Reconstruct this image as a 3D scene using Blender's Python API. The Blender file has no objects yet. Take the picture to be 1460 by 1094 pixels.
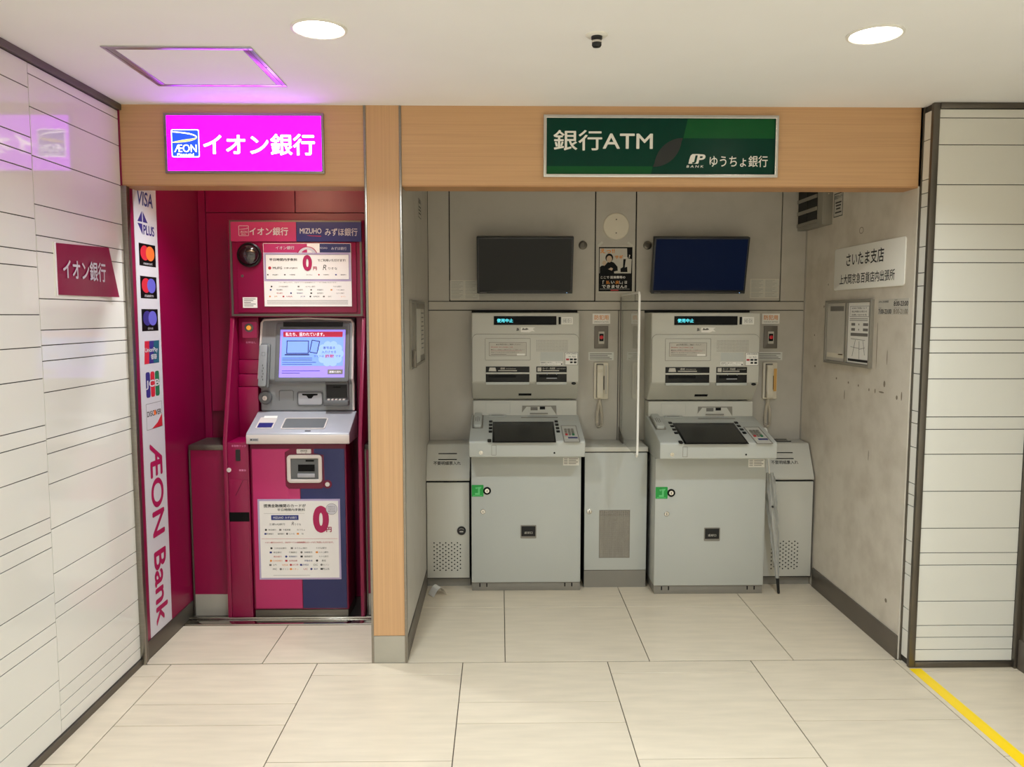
import bpy, bmesh, math, random
from mathutils import Vector, Matrix
random.seed(7)
SC = bpy.context.scene
COL = SC.collection
PI = math.pi

# ------------------------------------------------------------------ camera, world, exposure
cd = bpy.data.cameras.new('camera')
cd.sensor_fit = 'HORIZONTAL'; cd.sensor_width = 36.0
cd.lens = 36.0 * 1118.17 / 1460.0
cd.clip_start = 0.05
cam = bpy.data.objects.new('camera', cd); COL.objects.link(cam)
cam.location = (0.0, -3.285, 1.5)
cam.rotation_euler = (math.radians(90 - 4.99), 0.0, math.radians(-0.884))
SC.camera = cam
w = bpy.data.worlds.new('world'); SC.world = w; w.use_nodes = True
w.node_tree.nodes['Background'].inputs[0].default_value = (0.9, 0.85, 0.78, 1)
w.node_tree.nodes['Background'].inputs[1].default_value = 0.14
SC.view_settings.view_transform = 'Standard'
SC.view_settings.look = 'None'
SC.view_settings.gamma = 1.0
SC.view_settings.use_curve_mapping = False
SC.view_settings.exposure = 0.0
SC.cycles.diffuse_bounces = 8
DOWNLIGHT_W = 12.9
BOOTH_W = 82.0

# ------------------------------------------------------------------ materials
def lin(c):
    return tuple(((v / 255.0) / 12.92 if v <= 10 else ((v / 255.0 + 0.055) / 1.055) ** 2.4) for v in c)

def new_mat(name):
    m = bpy.data.materials.new(name); m.use_nodes = True
    nt = m.node_tree
    return m, nt, nt.nodes['Principled BSDF']

def pm(name, rgb, rough=0.5, metal=0.0, var=0.06, scale=6.0, stretch=(1, 1, 1), bump=0.0, bscale=60.0, rnd=0.0, spec=0.5, coat=0.0):
    m, nt, b = new_mat(name)
    c = lin(rgb)
    tc = nt.nodes.new('ShaderNodeTexCoord')
    mp = nt.nodes.new('ShaderNodeMapping'); mp.inputs['Scale'].default_value = stretch
    nt.links.new(tc.outputs['Object'], mp.inputs['Vector'])
    nz = nt.nodes.new('ShaderNodeTexNoise'); nz.inputs['Scale'].default_value = scale; nz.inputs['Detail'].default_value = 4
    nt.links.new(mp.outputs[0], nz.inputs['Vector'])
    cr = nt.nodes.new('ShaderNodeValToRGB')
    cr.color_ramp.elements[0].position = 0.3; cr.color_ramp.elements[1].position = 0.7
    cr.color_ramp.elements[0].color = (*[v * (1 - var) for v in c], 1)
    cr.color_ramp.elements[1].color = (*[min(1, v * (1 + var)) for v in c], 1)
    nt.links.new(nz.outputs['Fac'], cr.inputs[0])
    out = cr.outputs[0]
    if rnd:
        oi = nt.nodes.new('ShaderNodeObjectInfo')
        mr = nt.nodes.new('ShaderNodeMapRange'); mr.inputs[3].default_value = 1 - rnd; mr.inputs[4].default_value = 1 + rnd
        nt.links.new(oi.outputs['Random'], mr.inputs[0])
        mx = nt.nodes.new('ShaderNodeVectorMath'); mx.operation = 'SCALE'
        nt.links.new(out, mx.inputs[0]); nt.links.new(mr.outputs[0], mx.inputs['Scale'])
        out = mx.outputs[0]
    nt.links.new(out, b.inputs['Base Color'])
    b.inputs['Roughness'].default_value = rough
    b.inputs['Metallic'].default_value = metal
    b.inputs['Specular IOR Level'].default_value = spec
    b.inputs['Coat Weight'].default_value = coat
    b.inputs['Coat Roughness'].default_value = 0.08
    if bump:
        n2 = nt.nodes.new('ShaderNodeTexNoise'); n2.inputs['Scale'].default_value = bscale; n2.inputs['Detail'].default_value = 3
        nt.links.new(mp.outputs[0], n2.inputs['Vector'])
        bp = nt.nodes.new('ShaderNodeBump'); bp.inputs['Strength'].default_value = bump; bp.inputs['Distance'].default_value = 0.002
        nt.links.new(n2.outputs['Fac'], bp.inputs['Height']); nt.links.new(bp.outputs[0], b.inputs['Normal'])
    return m

def em(name, rgb, strength):
    m, nt, b = new_mat(name)
    b.inputs['Base Color'].default_value = (*[v * 0.5 for v in lin(rgb)], 1)
    b.inputs['Roughness'].default_value = 0.3
    b.inputs['Emission Color'].default_value = (*lin(rgb), 1)
    b.inputs['Emission Strength'].default_value = strength
    return m

def glass(name, tint, base=0.05, rough=0.02, diffuse=0.0):
    m, nt, b = new_mat(name)
    nt.nodes.remove(b)
    o = nt.nodes['Material Output']
    tr = nt.nodes.new('ShaderNodeBsdfTransparent'); tr.inputs[0].default_value = (*lin(tint), 1)
    gl = nt.nodes.new('ShaderNodeBsdfGlossy'); gl.inputs['Roughness'].default_value = rough
    fr = nt.nodes.new('ShaderNodeFresnel'); fr.inputs[0].default_value = 1.5
    mx = nt.nodes.new('ShaderNodeMixShader')
    gm = nt.nodes.new('ShaderNodeNewGeometry'); inv = nt.nodes.new('ShaderNodeMath'); inv.operation = 'SUBTRACT'; inv.inputs[0].default_value = 1.0
    nt.links.new(gm.outputs['Backfacing'], inv.inputs[1])
    ml = nt.nodes.new('ShaderNodeMath'); ml.operation = 'MULTIPLY'
    nt.links.new(fr.outputs[0], ml.inputs[0]); nt.links.new(inv.outputs[0], ml.inputs[1])
    nt.links.new(ml.outputs[0], mx.inputs[0]); nt.links.new(tr.outputs[0], mx.inputs[1]); nt.links.new(gl.outputs[0], mx.inputs[2])
    last = mx
    if diffuse:
        df = nt.nodes.new('ShaderNodeBsdfDiffuse'); df.inputs[0].default_value = (0.8, 0.8, 0.78, 1)
        m2 = nt.nodes.new('ShaderNodeMixShader'); m2.inputs[0].default_value = diffuse
        nt.links.new(mx.outputs[0], m2.inputs[1]); nt.links.new(df.outputs[0], m2.inputs[2]); last = m2
    nt.links.new(last.outputs[0], o.inputs[0])
    return m

def wood(name, along):
    m, nt, b = new_mat(name)
    tc = nt.nodes.new('ShaderNodeTexCoord'); mp = nt.nodes.new('ShaderNodeMapping')
    mp.inputs['Scale'].default_value = (0.7, 20, 70) if along == 'x' else (70, 20, 0.7)
    nt.links.new(tc.outputs['Object'], mp.inputs[0])
    n1 = nt.nodes.new('ShaderNodeTexNoise'); n1.inputs['Scale'].default_value = 2.2; n1.inputs['Detail'].default_value = 6; n1.inputs['Distortion'].default_value = 0.4
    nt.links.new(mp.outputs[0], n1.inputs[0])
    cr = nt.nodes.new('ShaderNodeValToRGB'); e = cr.color_ramp.elements
    e[0].position = 0.28; e[0].color = (*lin((188, 146, 104)), 1)
    e[1].position = 0.75; e[1].color = (*lin((203, 160, 115)), 1)
    k = e.new(0.5); k.color = (*lin((197, 154, 110)), 1)
    nt.links.new(n1.outputs[0], cr.inputs[0]); nt.links.new(cr.outputs[0], b.inputs['Base Color'])
    b.inputs['Roughness'].default_value = 0.42
    bp = nt.nodes.new('ShaderNodeBump'); bp.inputs['Strength'].default_value = 0.12; bp.inputs['Distance'].default_value = 0.001
    nt.links.new(n1.outputs[0], bp.inputs['Height']); nt.links.new(bp.outputs[0], b.inputs['Normal'])
    return m

def grimy(name, base, dirt, amount=0.5):
    m, nt, b = new_mat(name)
    tc = nt.nodes.new('ShaderNodeTexCoord')
    n1 = nt.nodes.new('ShaderNodeTexNoise'); n1.inputs['Scale'].default_value = 2.0; n1.inputs['Detail'].default_value = 8; n1.inputs['Roughness'].default_value = 0.65
    n2 = nt.nodes.new('ShaderNodeTexNoise'); n2.inputs['Scale'].default_value = 9.0; n2.inputs['Detail'].default_value = 6
    for n in (n1, n2): nt.links.new(tc.outputs['Object'], n.inputs[0])
    mu = nt.nodes.new('ShaderNodeMath'); mu.operation = 'MULTIPLY'
    nt.links.new(n1.outputs[0], mu.inputs[0]); nt.links.new(n2.outputs[0], mu.inputs[1])
    cr = nt.nodes.new('ShaderNodeValToRGB'); e = cr.color_ramp.elements
    e[0].position = 0.22; e[0].color = (*lin(base), 1)
    e[1].position = 0.46; e[1].color = (*[a * (1 - amount) + d * amount for a, d in zip(lin(base), lin(dirt))], 1)
    nt.links.new(mu.outputs[0], cr.inputs[0]); nt.links.new(cr.outputs[0], b.inputs['Base Color'])
    b.inputs['Roughness'].default_value = 0.45
    return m

M = {}
M['ceiling'] = pm('ceiling_paint', (240, 239, 238), 0.8, var=0.015, scale=3, bump=0.05, bscale=120)
M['tile'] = pm('white_wall_tile', (222, 219, 209), 0.07, var=0.012, scale=2, rnd=0.012)
M['grout'] = pm('dark_grout', (62, 58, 52), 0.9)
M['floor'] = pm('beige_floor_tile', (211, 197, 174), 0.34, var=0.06, scale=3.0, stretch=(1.5, 9, 1), rnd=0.025, bump=0.02, bscale=40)
M['floor_grout'] = pm('floor_grout', (78, 70, 60), 0.9)
M['wood_x'] = wood('light_oak_horizontal', 'x')
M['wood_z'] = wood('light_oak_vertical', 'z')
M['wood_under'] = pm('oak_edge', (176, 130, 86), 0.5, var=0.06)
M['steel'] = pm('brushed_steel', (150, 145, 136), 0.3, 1.0, var=0.06, scale=4, stretch=(1, 1, 30))
M['dark_steel'] = pm('dull_steel', (112, 106, 97), 0.42, 0.9, var=0.08, scale=5)
M['base_grey'] = pm('satin_metal_plate', (172, 167, 154), 0.38, 0.3, var=0.06, scale=6)
M['chrome'] = pm('bright_chrome', (205, 202, 196), 0.14, 1.0, var=0.02)
M['alu'] = pm('satin_aluminium', (196, 194, 196), 0.32, 1.0, var=0.02)
M['film_label'] = pm('frosted_label', (208, 208, 200), 0.5)
M['grille_bar'] = pm('dusty_mesh', (168, 160, 146), 0.6, var=0.12, scale=12, stretch=(6, 1, 0.6))
M['skirting'] = pm('grey_skirting', (98, 90, 80), 0.4, 0.3, var=0.08, scale=5)
M['alcove'] = grimy('alcove_grey_panel', (182, 176, 165), (152, 144, 130), 0.35)
M['dirty'] = grimy('stained_white_panel', (206, 197, 182), (156, 142, 122), 0.45)
M['groove'] = pm('black_groove', (22, 21, 20), 0.8)
M['atm'] = pm('atm_pale_grey', (182, 183, 176), 0.42, var=0.02, scale=3)
M['atm_mid'] = pm('atm_warm_grey', (194, 191, 180), 0.45, var=0.02, scale=3)
M['atm_dark'] = pm('atm_slot_dark', (38, 37, 35), 0.4, spec=0.2)
M['atm_black'] = pm('atm_black', (11, 11, 11), 0.35, spec=0.12)
M['plinth'] = pm('plinth_grey', (132, 127, 117), 0.45, 0.15, var=0.05)
M['screen_off'] = pm('screen_off', (30, 30, 30), 0.25, var=0.02, spec=0.25)
M['tv_grey'] = pm('tv_screen_grey', (30, 30, 29), 0.3, var=0.02, spec=0.2)
M['tv_blue'] = pm('tv_screen_blue', (5, 12, 24), 0.3, var=0.02, spec=0.06)
for _n in [M['tv_blue'].node_tree.nodes['Principled BSDF']]:
    _n.inputs['Emission Color'].default_value = (*lin((16, 40, 90)), 1); _n.inputs['Emission Strength'].default_value = 0.14
M['black'] = pm('black_plastic', (20, 20, 20), 0.35)
M['white'] = pm('white_plastic', (232, 229, 220), 0.4, var=0.01)
M['paper'] = pm('white_paper', (232, 228, 220), 0.6, var=0.01)
M['ink'] = pm('black_ink', (22, 21, 20), 0.6)
M['ink_grey'] = pm('grey_ink', (110, 106, 100), 0.6)
M['ink_red'] = pm('red_ink', (178, 40, 48), 0.6)
M['orange'] = pm('orange_ink', (222, 140, 50), 0.6)
M['blue_ink'] = pm('blue_ink', (40, 50, 120), 0.6)
M['green'] = pm('sticker_green', (22, 150, 60), 0.45)
M['green_lt'] = pm('sticker_pale_green', (96, 194, 116), 0.5)
M['yellow'] = pm('yellow_tape', (252, 212, 0), 0.4, var=0.02)
M['grey_plate'] = pm('switch_plate', (112, 105, 95), 0.45, 0.2)
M['red'] = pm('red_button', (205, 20, 35), 0.35)
M['clear'] = glass('clear_acrylic', (246, 247, 244), diffuse=0.10)
M['film'] = glass('clear_umbrella_film', (225, 225, 220), rough=0.15, diffuse=0.25)
M['edge'] = em('frosted_acrylic_edge', (236, 232, 220), 0.0)
M['edge'].node_tree.nodes['Principled BSDF'].inputs['Base Color'].default_value = (0.85, 0.83, 0.77, 1)
# booth
M['magenta'] = pm('booth_magenta_laminate', (132, 0, 58), 0.32, var=0.03, scale=3)
M['magenta2'] = pm('machine_magenta', (182, 40, 98), 0.38, var=0.02)
M['magenta_trim'] = pm('machine_magenta_edge', (112, 0, 46), 0.4)
M['purple'] = pm('machine_purple', (38, 43, 92), 0.4, var=0.02)
M['navy'] = pm('sign_navy', (32, 34, 104), 0.4)
M['silver'] = pm('machine_silver', (172, 172, 176), 0.4, 0.2, var=0.02)
M['silver_dk'] = pm('machine_silver_dark', (104, 106, 106), 0.45, 0.2)  # darker silver plastic of bezels, trays and cradles
M['silver_head'] = pm('machine_head_grey', (138, 140, 140), 0.42, 0.2, var=0.02)
M['silver_lt'] = pm('machine_silver_rim', (218, 208, 200), 0.35, 0.2)
M['dome'] = pm('smoked_dome', (30, 20, 22), 0.06, coat=1.0)
M['pinkprint'] = pm('pink_print', (236, 150, 190), 0.5)
M['lilac'] = pm('lilac_frame', (176, 160, 190), 0.4)
M['jp_green'] = pm('sign_dark_green', (2, 54, 41), 0.27, var=0.02, spec=0.15)
M['jp_green2'] = pm('sign_mid_green', (20, 82, 42), 0.27, var=0.02, spec=0.15)
M['jp_leaf'] = pm('sign_leaf_dark', (20, 24, 22), 0.27)
M['jp_white'] = pm('sign_white', (228, 224, 214), 0.4)
M['em_mag'] = em('lit_magenta', (196, 0, 255), 3.8)
M['em_white'] = em('lit_white', (255, 252, 250), 4.5)
M['em_blue'] = em('lit_blue', (36, 84, 232), 1.2)
M['em_yel'] = em('lit_yellow', (255, 236, 130), 1.6)
M['em_cyan'] = em('lit_cyan', (90, 225, 240), 1.3)
M['em_lamp'] = em('lamp_lens', (255, 246, 230), 14.0)
M['em_scr'] = em('screen_lilac', (160, 140, 255), 0.95)
M['em_scr2'] = em('screen_blue', (126, 160, 255), 0.95)
M['em_scr3'] = em('screen_pale', (150, 180, 255), 1.0)
M['em_scr_red'] = em('screen_red', (190, 40, 70), 0.8)
M['em_scr_ink'] = em('screen_ink', (50, 40, 90), 0.35)
M['em_scr_white'] = em('screen_white', (250, 245, 255), 1.0)
M['em_led'] = em('small_led', (150, 200, 255), 1.5)
M['amber'] = em('amber_button', (255, 170, 60), 0.6)
M['cream'] = pm('old_cream_plastic', (214, 205, 186), 0.4, var=0.02)
M['cord'] = pm('cream_cord', (204, 194, 176), 0.5)
M['gold_label'] = pm('yellowed_label', (206, 158, 84), 0.5)
M['vent_body'] = pm('vent_grey', (132, 126, 114), 0.45)
M['vent_dark'] = pm('vent_dark', (18, 18, 17), 0.6)
M['doc'] = pm('faded_document', (190, 184, 172), 0.6, var=0.06, scale=10)
M['smudge'] = pm('dirt_mark', (128, 116, 98), 0.8)
M['mc_red'] = pm('logo_red', (200, 30, 50), 0.5)
M['mc_or'] = pm('logo_orange', (236, 110, 40), 0.5)
M['mc_bl'] = pm('logo_light_blue', (96, 92, 190), 0.5)
M['mc_dbl'] = pm('logo_deep_blue', (50, 40, 120), 0.5)
M['lg_green'] = pm('logo_green', (30, 110, 70), 0.5)
M['lg_teal'] = pm('logo_teal', (20, 90, 110), 0.5)
M['strip_white'] = pm('strip_white', (204, 201, 204), 0.45, var=0.01)
M['wine'] = pm('wine_ink', (168, 12, 78), 0.5)
M['skin'] = pm('poster_skin', (190, 165, 140), 0.6)

# ------------------------------------------------------------------ geometry helpers
FRONT = ((1, 0, 0), (0, 0, 1))
LWALL = ((0, 1, 0), (0, 0, 1))
RWALL = ((0, -1, 0), (0, 0, 1))
UPF = ((1, 0, 0), (0, 1, 0))

_text = {}
def text_mesh(body, bold):
    k = (body, bold)
    if k not in _text:
        c = bpy.data.curves.new('tmp_text', 'FONT'); c.body = body; c.offset = bold; c.resolution_u = 6 if max(map(ord, body)) < 0x2E00 else 3
        c.align_x = 'LEFT'
        o = bpy.data.objects.new('tmp_text', c); COL.objects.link(o)
        bpy.context.view_layer.update()
        me = bpy.data.meshes.new_from_object(o.evaluated_get(bpy.context.evaluated_depsgraph_get()))
        vs = [(v.co.x, v.co.y) for v in me.vertices]; fs = [tuple(p.vertices) for p in me.polygons]
        bpy.data.objects.remove(o); bpy.data.curves.remove(c); bpy.data.meshes.remove(me)
        _text[k] = (vs, fs)
    return _text[k]

class MB:
    def __init__(s): s.v = []; s.f = []
    def add(s, vs, fs):
        n = len(s.v); s.v += [tuple(p) for p in vs]; s.f += [tuple(i + n for i in f) for f in fs]; return s
    def box(s, x0, x1, y0, y1, z0, z1):
        return s.add([(x0,y0,z0),(x1,y0,z0),(x1,y1,z0),(x0,y1,z0),(x0,y0,z1),(x1,y0,z1),(x1,y1,z1),(x0,y1,z1)],
                     [(0,3,2,1),(4,5,6,7),(0,1,5,4),(1,2,6,5),(2,3,7,6),(3,0,4,7)])
    def prism(s, prof, x0, x1):       # profile of (y, z) extruded along x
        n = len(prof); a = sum(prof[i][0]*prof[(i+1)%n][1]-prof[(i+1)%n][0]*prof[i][1] for i in range(n))
        if a < 0: prof = prof[::-1]
        vs = [(x0, y, z) for y, z in prof] + [(x1, y, z) for y, z in prof]
        return s.add(vs, [tuple(range(n))[::-1], tuple(range(n, 2*n))] + [(i, (i+1)%n, (i+1)%n+n, i+n) for i in range(n)])
    def ext(s, F, o, pts, t):         # polygon in the frame's plane, extruded outwards by t
        r, u = Vector(F[0]), Vector(F[1]); nrm = r.cross(u); o = Vector(o); n = len(pts)
        a = sum(pts[i][0]*pts[(i+1)%n][1]-pts[(i+1)%n][0]*pts[i][1] for i in range(n))
        if a < 0: pts = pts[::-1]
        b = [o + r*x + u*y for x, y in pts]
        vs = b + [p + nrm*t for p in b]
        return s.add(vs, [tuple(range(n))[::-1], tuple(range(n, 2*n))] + [(i, (i+1)%n, (i+1)%n+n, i+n) for i in range(n)])
    def plate(s, F, o, w, h, t, r=0.0, seg=4):
        return s.ext(F, o, rr(w, h, r, seg), t)
    def disc(s, F, o, r, t, n=20, ry=None):
        ry = ry or r
        return s.ext(F, o, [(r*math.cos(2*PI*i/n), ry*math.sin(2*PI*i/n)) for i in range(n)], t)
    def ring(s, F, o, outer, inner, t):
        R, U = Vector(F[0]), Vector(F[1]); N = R.cross(U); o = Vector(o); n = len(outer)
        P = lambda q, d: o + R*q[0] + U*q[1] + N*d
        vs = [P(q, 0) for q in outer] + [P(q, t) for q in outer] + [P(q, t) for q in inner] + [P(q, 0) for q in inner]
        fs = []
        for i in range(n):
            j = (i+1) % n
            for k in range(4):
                a, b = k*n, ((k+1) % 4)*n
                fs.append((a+i, a+j, b+j, b+i))
        return s.add(vs, fs)
    def frame(s, F, o, w, h, b, t, r=0.0):
        return s.ring(F, o, rr(w, h, r, 4), rr(w-2*b, h-2*b, max(0.0003, r-b) if r else 0.0, 4), t)
    def tube(s, pts, r, n=8, caps=True):
        pts = [Vector(p) for p in pts]; rs = r if isinstance(r, (list, tuple)) else [r]*len(pts)
        vs = []; fs = []; up = None
        for i, p in enumerate(pts):
            d = (pts[min(i+1, len(pts)-1)] - pts[max(i-1, 0)]).normalized()
            if up is None: up = d.orthogonal().normalized()
            up = (up - d*up.dot(d)).normalized(); sd = d.cross(up)
            vs += [p + (up*math.cos(2*PI*k/n) + sd*math.sin(2*PI*k/n))*rs[i] for k in range(n)]
        for i in range(len(pts)-1):
            for k in range(n):
                a = i*n+k; b = i*n+(k+1) % n; fs.append((a, b, b+n, a+n))
        if caps: fs += [tuple(range(n))[::-1], tuple(range((len(pts)-1)*n, len(pts)*n))]
        return s.add(vs, fs)
    def lathe(s, F, o, prof, n=24):   # profile of (radius, height along the frame's normal)
        R, U = Vector(F[0]), Vector(F[1]); N = R.cross(U); o = Vector(o); vs = []; fs = []
        for r, h in prof:
            vs += [o + (R*math.cos(2*PI*k/n) + U*math.sin(2*PI*k/n))*max(r, 1e-4) + N*h for k in range(n)]
        for i in range(len(prof)-1):
            for k in range(n): fs.append((i*n+k, i*n+(k+1) % n, (i+1)*n+(k+1) % n, (i+1)*n+k))
        fs += [tuple(range(n))[::-1], tuple(range((len(prof)-1)*n, len(prof)*n))]
        return s.add(vs, fs)
    def text(s, F, o, body, w=None, h=None, bold=0.0, t=0.0004, align='c', slant=0.0):
        vs, fs = text_mesh(body, 0.0)
        if not vs: return s
        nb = len(vs)
        if bold:
            sh = [(0, 0), (bold, 0), (-bold, 0), (0, bold), (0, -bold)]
            if bold >= 0.025: sh += [(bold*.7, bold*.7), (-bold*.7, bold*.7), (bold*.7, -bold*.7), (-bold*.7, -bold*.7)]
            n = len(vs)
            fs = [tuple(i + k*n for i in f) for k in range(len(sh)) for f in fs]
            vs = [(x+dx, y+dy) for dx, dy in sh for x, y in vs]
        x0 = min(p[0] for p in vs); x1 = max(p[0] for p in vs); y0 = min(p[1] for p in vs); y1 = max(p[1] for p in vs)
        sx = w/(x1-x0) if w else None; sy = h/(y1-y0) if h else None
        sx = sx or sy; sy = sy or sx
        ax = {'c': (x0+x1)/2, 'l': x0, 'r': x1}[align]; ay = (y0+y1)/2
        R, U = Vector(F[0]), Vector(F[1]); N = R.cross(U); o = Vector(o)
        return s.add([o + R*((x-ax)*sx + slant*(y-ay)*sy) + U*((y-ay)*sy) + N*(t + 0.00008*(i//nb)) for i, (x, y) in enumerate(vs)], fs)
    def build(s, name, mat, parent=None, bevel=0.0, seg=2, local=False, loc=None, smooth=0.6):
        off = Vector((0, 0, 0))
        if loc is not None: off = Vector(loc)
        elif parent is not None and not local: off = ORG.get(parent, Vector((0, 0, 0)))
        me = bpy.data.meshes.new(name)
        me.from_pydata([tuple(Vector(p) - off) for p in s.v], [], s.f); me.validate()
        bm = bmesh.new(); bm.from_mesh(me)
        if bevel:
            es = [e for e in bm.edges if len(e.link_faces) == 2 and e.calc_face_angle(0) > 0.45]
            bmesh.ops.bevel(bm, geom=es, offset=bevel, segments=seg, affect='EDGES', profile=0.5, clamp_overlap=True)
        bmesh.ops.recalc_face_normals(bm, faces=bm.faces[:]) if bevel else None
        bm.to_mesh(me); bm.free()
        if smooth:
            for p in me.polygons: p.use_smooth = True
            me.set_sharp_from_angle(angle=smooth)
        me.materials.append(mat if not isinstance(mat, str) else M[mat])
        o = bpy.data.objects.new(name, me); COL.objects.link(o)
        ORG[o] = off if parent is None or not local else Vector((0, 0, 0))
        if parent is not None: o.parent = parent
        if loc is not None: o.location = loc
        if parent is not None and loc is None: ORG[o] = ORG.get(parent, Vector((0, 0, 0))) if not local else Vector((0, 0, 0))
        return o

def rr(w, h, r=0.0, seg=4):
    w, h = w/2, h/2
    if r <= 0:
        c = [(-w, -h), (w, -h), (w, h), (-w, h)]
        return c
    out = []
    for cx, cy, a in ((w-r, -h+r, -90), (w-r, h-r, 0), (-w+r, h-r, 90), (-w+r, -h+r, 180)):
        for k in range(seg+1):
            t = math.radians(a + 90*k/seg); out.append((cx + r*math.cos(t), cy + r*math.sin(t)))
    return out

ORG = {}
def tag(o, label=None, cat=None, group=None, kind=None):
    if label: o['label'] = label
    if cat: o['category'] = cat
    if group: o['group'] = group
    if kind: o['kind'] = kind
    return o

def thing(name, label, cat, loc=(0, 0, 0), group=None, rz=0.0):
    o = bpy.data.objects.new(name, None); COL.objects.link(o)
    o.empty_display_size = 0.1; o.location = loc; o.rotation_euler = (0, 0, rz)
    ORG[o] = Vector(loc)
    return tag(o, label, cat, group)

def struct(name, mb, mat, label=None, cat='wall', bevel=0.0):
    o = mb.build(name, mat, bevel=bevel); return tag(o, label, cat, None, 'structure')

def frange(n, a, b): return [a + (b-a)*i/(n-1) for i in range(n)]

# ------------------------------------------------------------------ the room shell
ZC = 2.35
Y_REAR = -5.2
fl = struct('floor', MB().box(-1.6, 2.35, Y_REAR, 1.25, -0.05, -0.004), 'floor_grout', 'beige stone-look tiled floor with thin dark joints', 'floor')
def ftile(x0, x1, y0, y1, g=0.0018):
    MB().box(x0+g, x1-g, y0+g, y1-g, -0.012, 0.0).build('tile', 'floor', fl, bevel=0.0008, seg=1)
cols = [-1.545, -1.418, -0.79, -0.162, 0.465, 1.09, 1.717, 2.205]
for i in range(len(cols)-1):
    seq = ([0.0, -0.115] if i % 2 == 0 else [0.0, -0.354, -0.512])
    big = i % 2 == 0
    if i % 2 == 1: big = True
    while seq[-1] > Y_REAR:
        seq.append(seq[-1] - (0.64 if big else 0.156)); big = not big
    seq[-1] = Y_REAR
    for a, b in zip(seq, seq[1:]): ftile(cols[i], cols[i+1], b - 0, a - (0.003 if a == 0.0 else 0))
for xs, ys in (([-0.405, 0.021, 0.650, 1.28, 1.735], [0.003, 0.638, 1.18]), ([-1.535, -1.029, -0.553], [0.003, 0.42])):
    for a, b in zip(xs, xs[1:]):
        for c, d in zip(ys, ys[1:]): ftile(a, b, c, d)
struct('ceiling', MB().box(-1.6, 2.35, Y_REAR, 1.25, ZC, ZC+0.05), 'ceiling', 'off-white painted plasterboard ceiling', 'ceiling')

# tiled walls
ROWS = [2.325, 2.29, 2.184, 2.026, 1.868, 1.766, 1.713, 1.555, 1.449, 1.397, 1.344, 1.237, 1.078, 1.026, .921, .764, .606, .5, .447, .29, .184, .132, .078, .028]
ROWS2 = [2.325, 2.243, 2.083, 2.03, 1.979, 1.819, 1.712, 1.659, 1.501, 1.393, 1.286, 1.127, 1.074, .967, .807, .755, .702, .542, .437, .385, .226, .121, .028]
wl = struct('wall_left', MB().box(-1.60, -1.549, Y_REAR, -0.005, 0, ZC), 'grout', 'glossy white tiled wall beside the red booth')
G = 0.0016
for k, (a, b) in enumerate([(-0.005, -0.615), (-0.615, -1.83), (-1.83, -3.05), (-3.05, -4.27), (-4.27, Y_REAR)]):
    R = ROWS if k % 2 == 0 else ROWS2
    for z1, z0 in zip(R, R[1:]):
        MB().box(-1.553, -1.545, b+G, a-G, z0+G, z1-G).build('tile', 'tile', wl, bevel=0.0006, seg=1)
struct('baseboard_left', MB().box(-1.55, -1.536, Y_REAR, -0.002, 0, 0.027), 'dark_steel', 'thin steel skirting under the glossy tiled wall', 'baseboard')
struct('trim_1', MB().box(-1.555, -1.530, Y_REAR, -0.004, 2.326, 2.349), 'dark_steel', 'dull metal angle between tiled wall and ceiling', 'trim')

bx = struct('wall_pier', MB().box(1.751, 2.25, -0.074, 1.25, 0, ZC), 'grout', 'white tiled pier right of the grey machines')
for z1, z0 in zip(ROWS, ROWS[1:]):
    MB().box(1.768, 2.185, -0.08, -0.072, z0+G, z1-G).build('tile', 'tile', bx, bevel=0.0006, seg=1)
SR = [2.325, 2.211, 2.052, 1.998, 1.943, 1.781, 1.674, 1.62, 1.463, 1.36, 1.255, 1.098, 1.046, .944, .79, .74, .692, .541, .443, .391, .244, .148, .028]
for z1, z0 in zip(SR, SR[1:]):
    MB().box(1.745, 1.753, -0.066, -0.012, z0+G, z1-G).build('tile', 'tile', bx, bevel=0.0006, seg=1)
MB().box(1.741, 1.768, -0.085, -0.066, 0, ZC-0.002).build('corner_trim', 'dark_steel', bx, bevel=0.002)
MB().box(1.741, 1.752, -0.012, 0.0, 0, ZC-0.002).build('edge_trim', 'dark_steel', bx, bevel=0.001)
MB().box(1.768, 2.2, -0.088, -0.07, 2.326, 2.349).build('top_trim', 'dark_steel', bx, bevel=0.002)
MB().box(1.768, 2.19, -0.086, -0.07, 0.0, 0.026).build('skirting', 'dark_steel', bx, bevel=0.002)
wr = struct('wall_right', MB().box(2.207, 2.35, Y_REAR, -0.0741, 0, ZC), pm('side_bounce_paint', (236, 233, 227), 0.6, var=0.01), 'corridor wall, unseen stretch white for bounce light, with a grey metal end panel')  # stretch out of view made white to throw light back
MB().box(2.203, 2.209, -0.75, -0.075, 0, ZC-0.001).build('metal_panel', 'steel', wr)
MB().box(2.185, 2.205, -0.1, -0.081, 0, ZC-0.002).build('edge_trim', 'dark_steel', wr, bevel=0.002)
MB().box(2.197, 2.2075, Y_REAR, -0.102, 0, 0.13).build('skirting', 'skirting', wr)
struct('wall_rear', MB().box(-1.6, 2.35, Y_REAR-0.08, Y_REAR, 0, ZC), pm('rear_bounce_paint', (238, 236, 230), 0.7, var=0.01), 'added off-white bounce wall closing the corridor out of view')  # unseen wall added so the closed room bounces light

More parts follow.
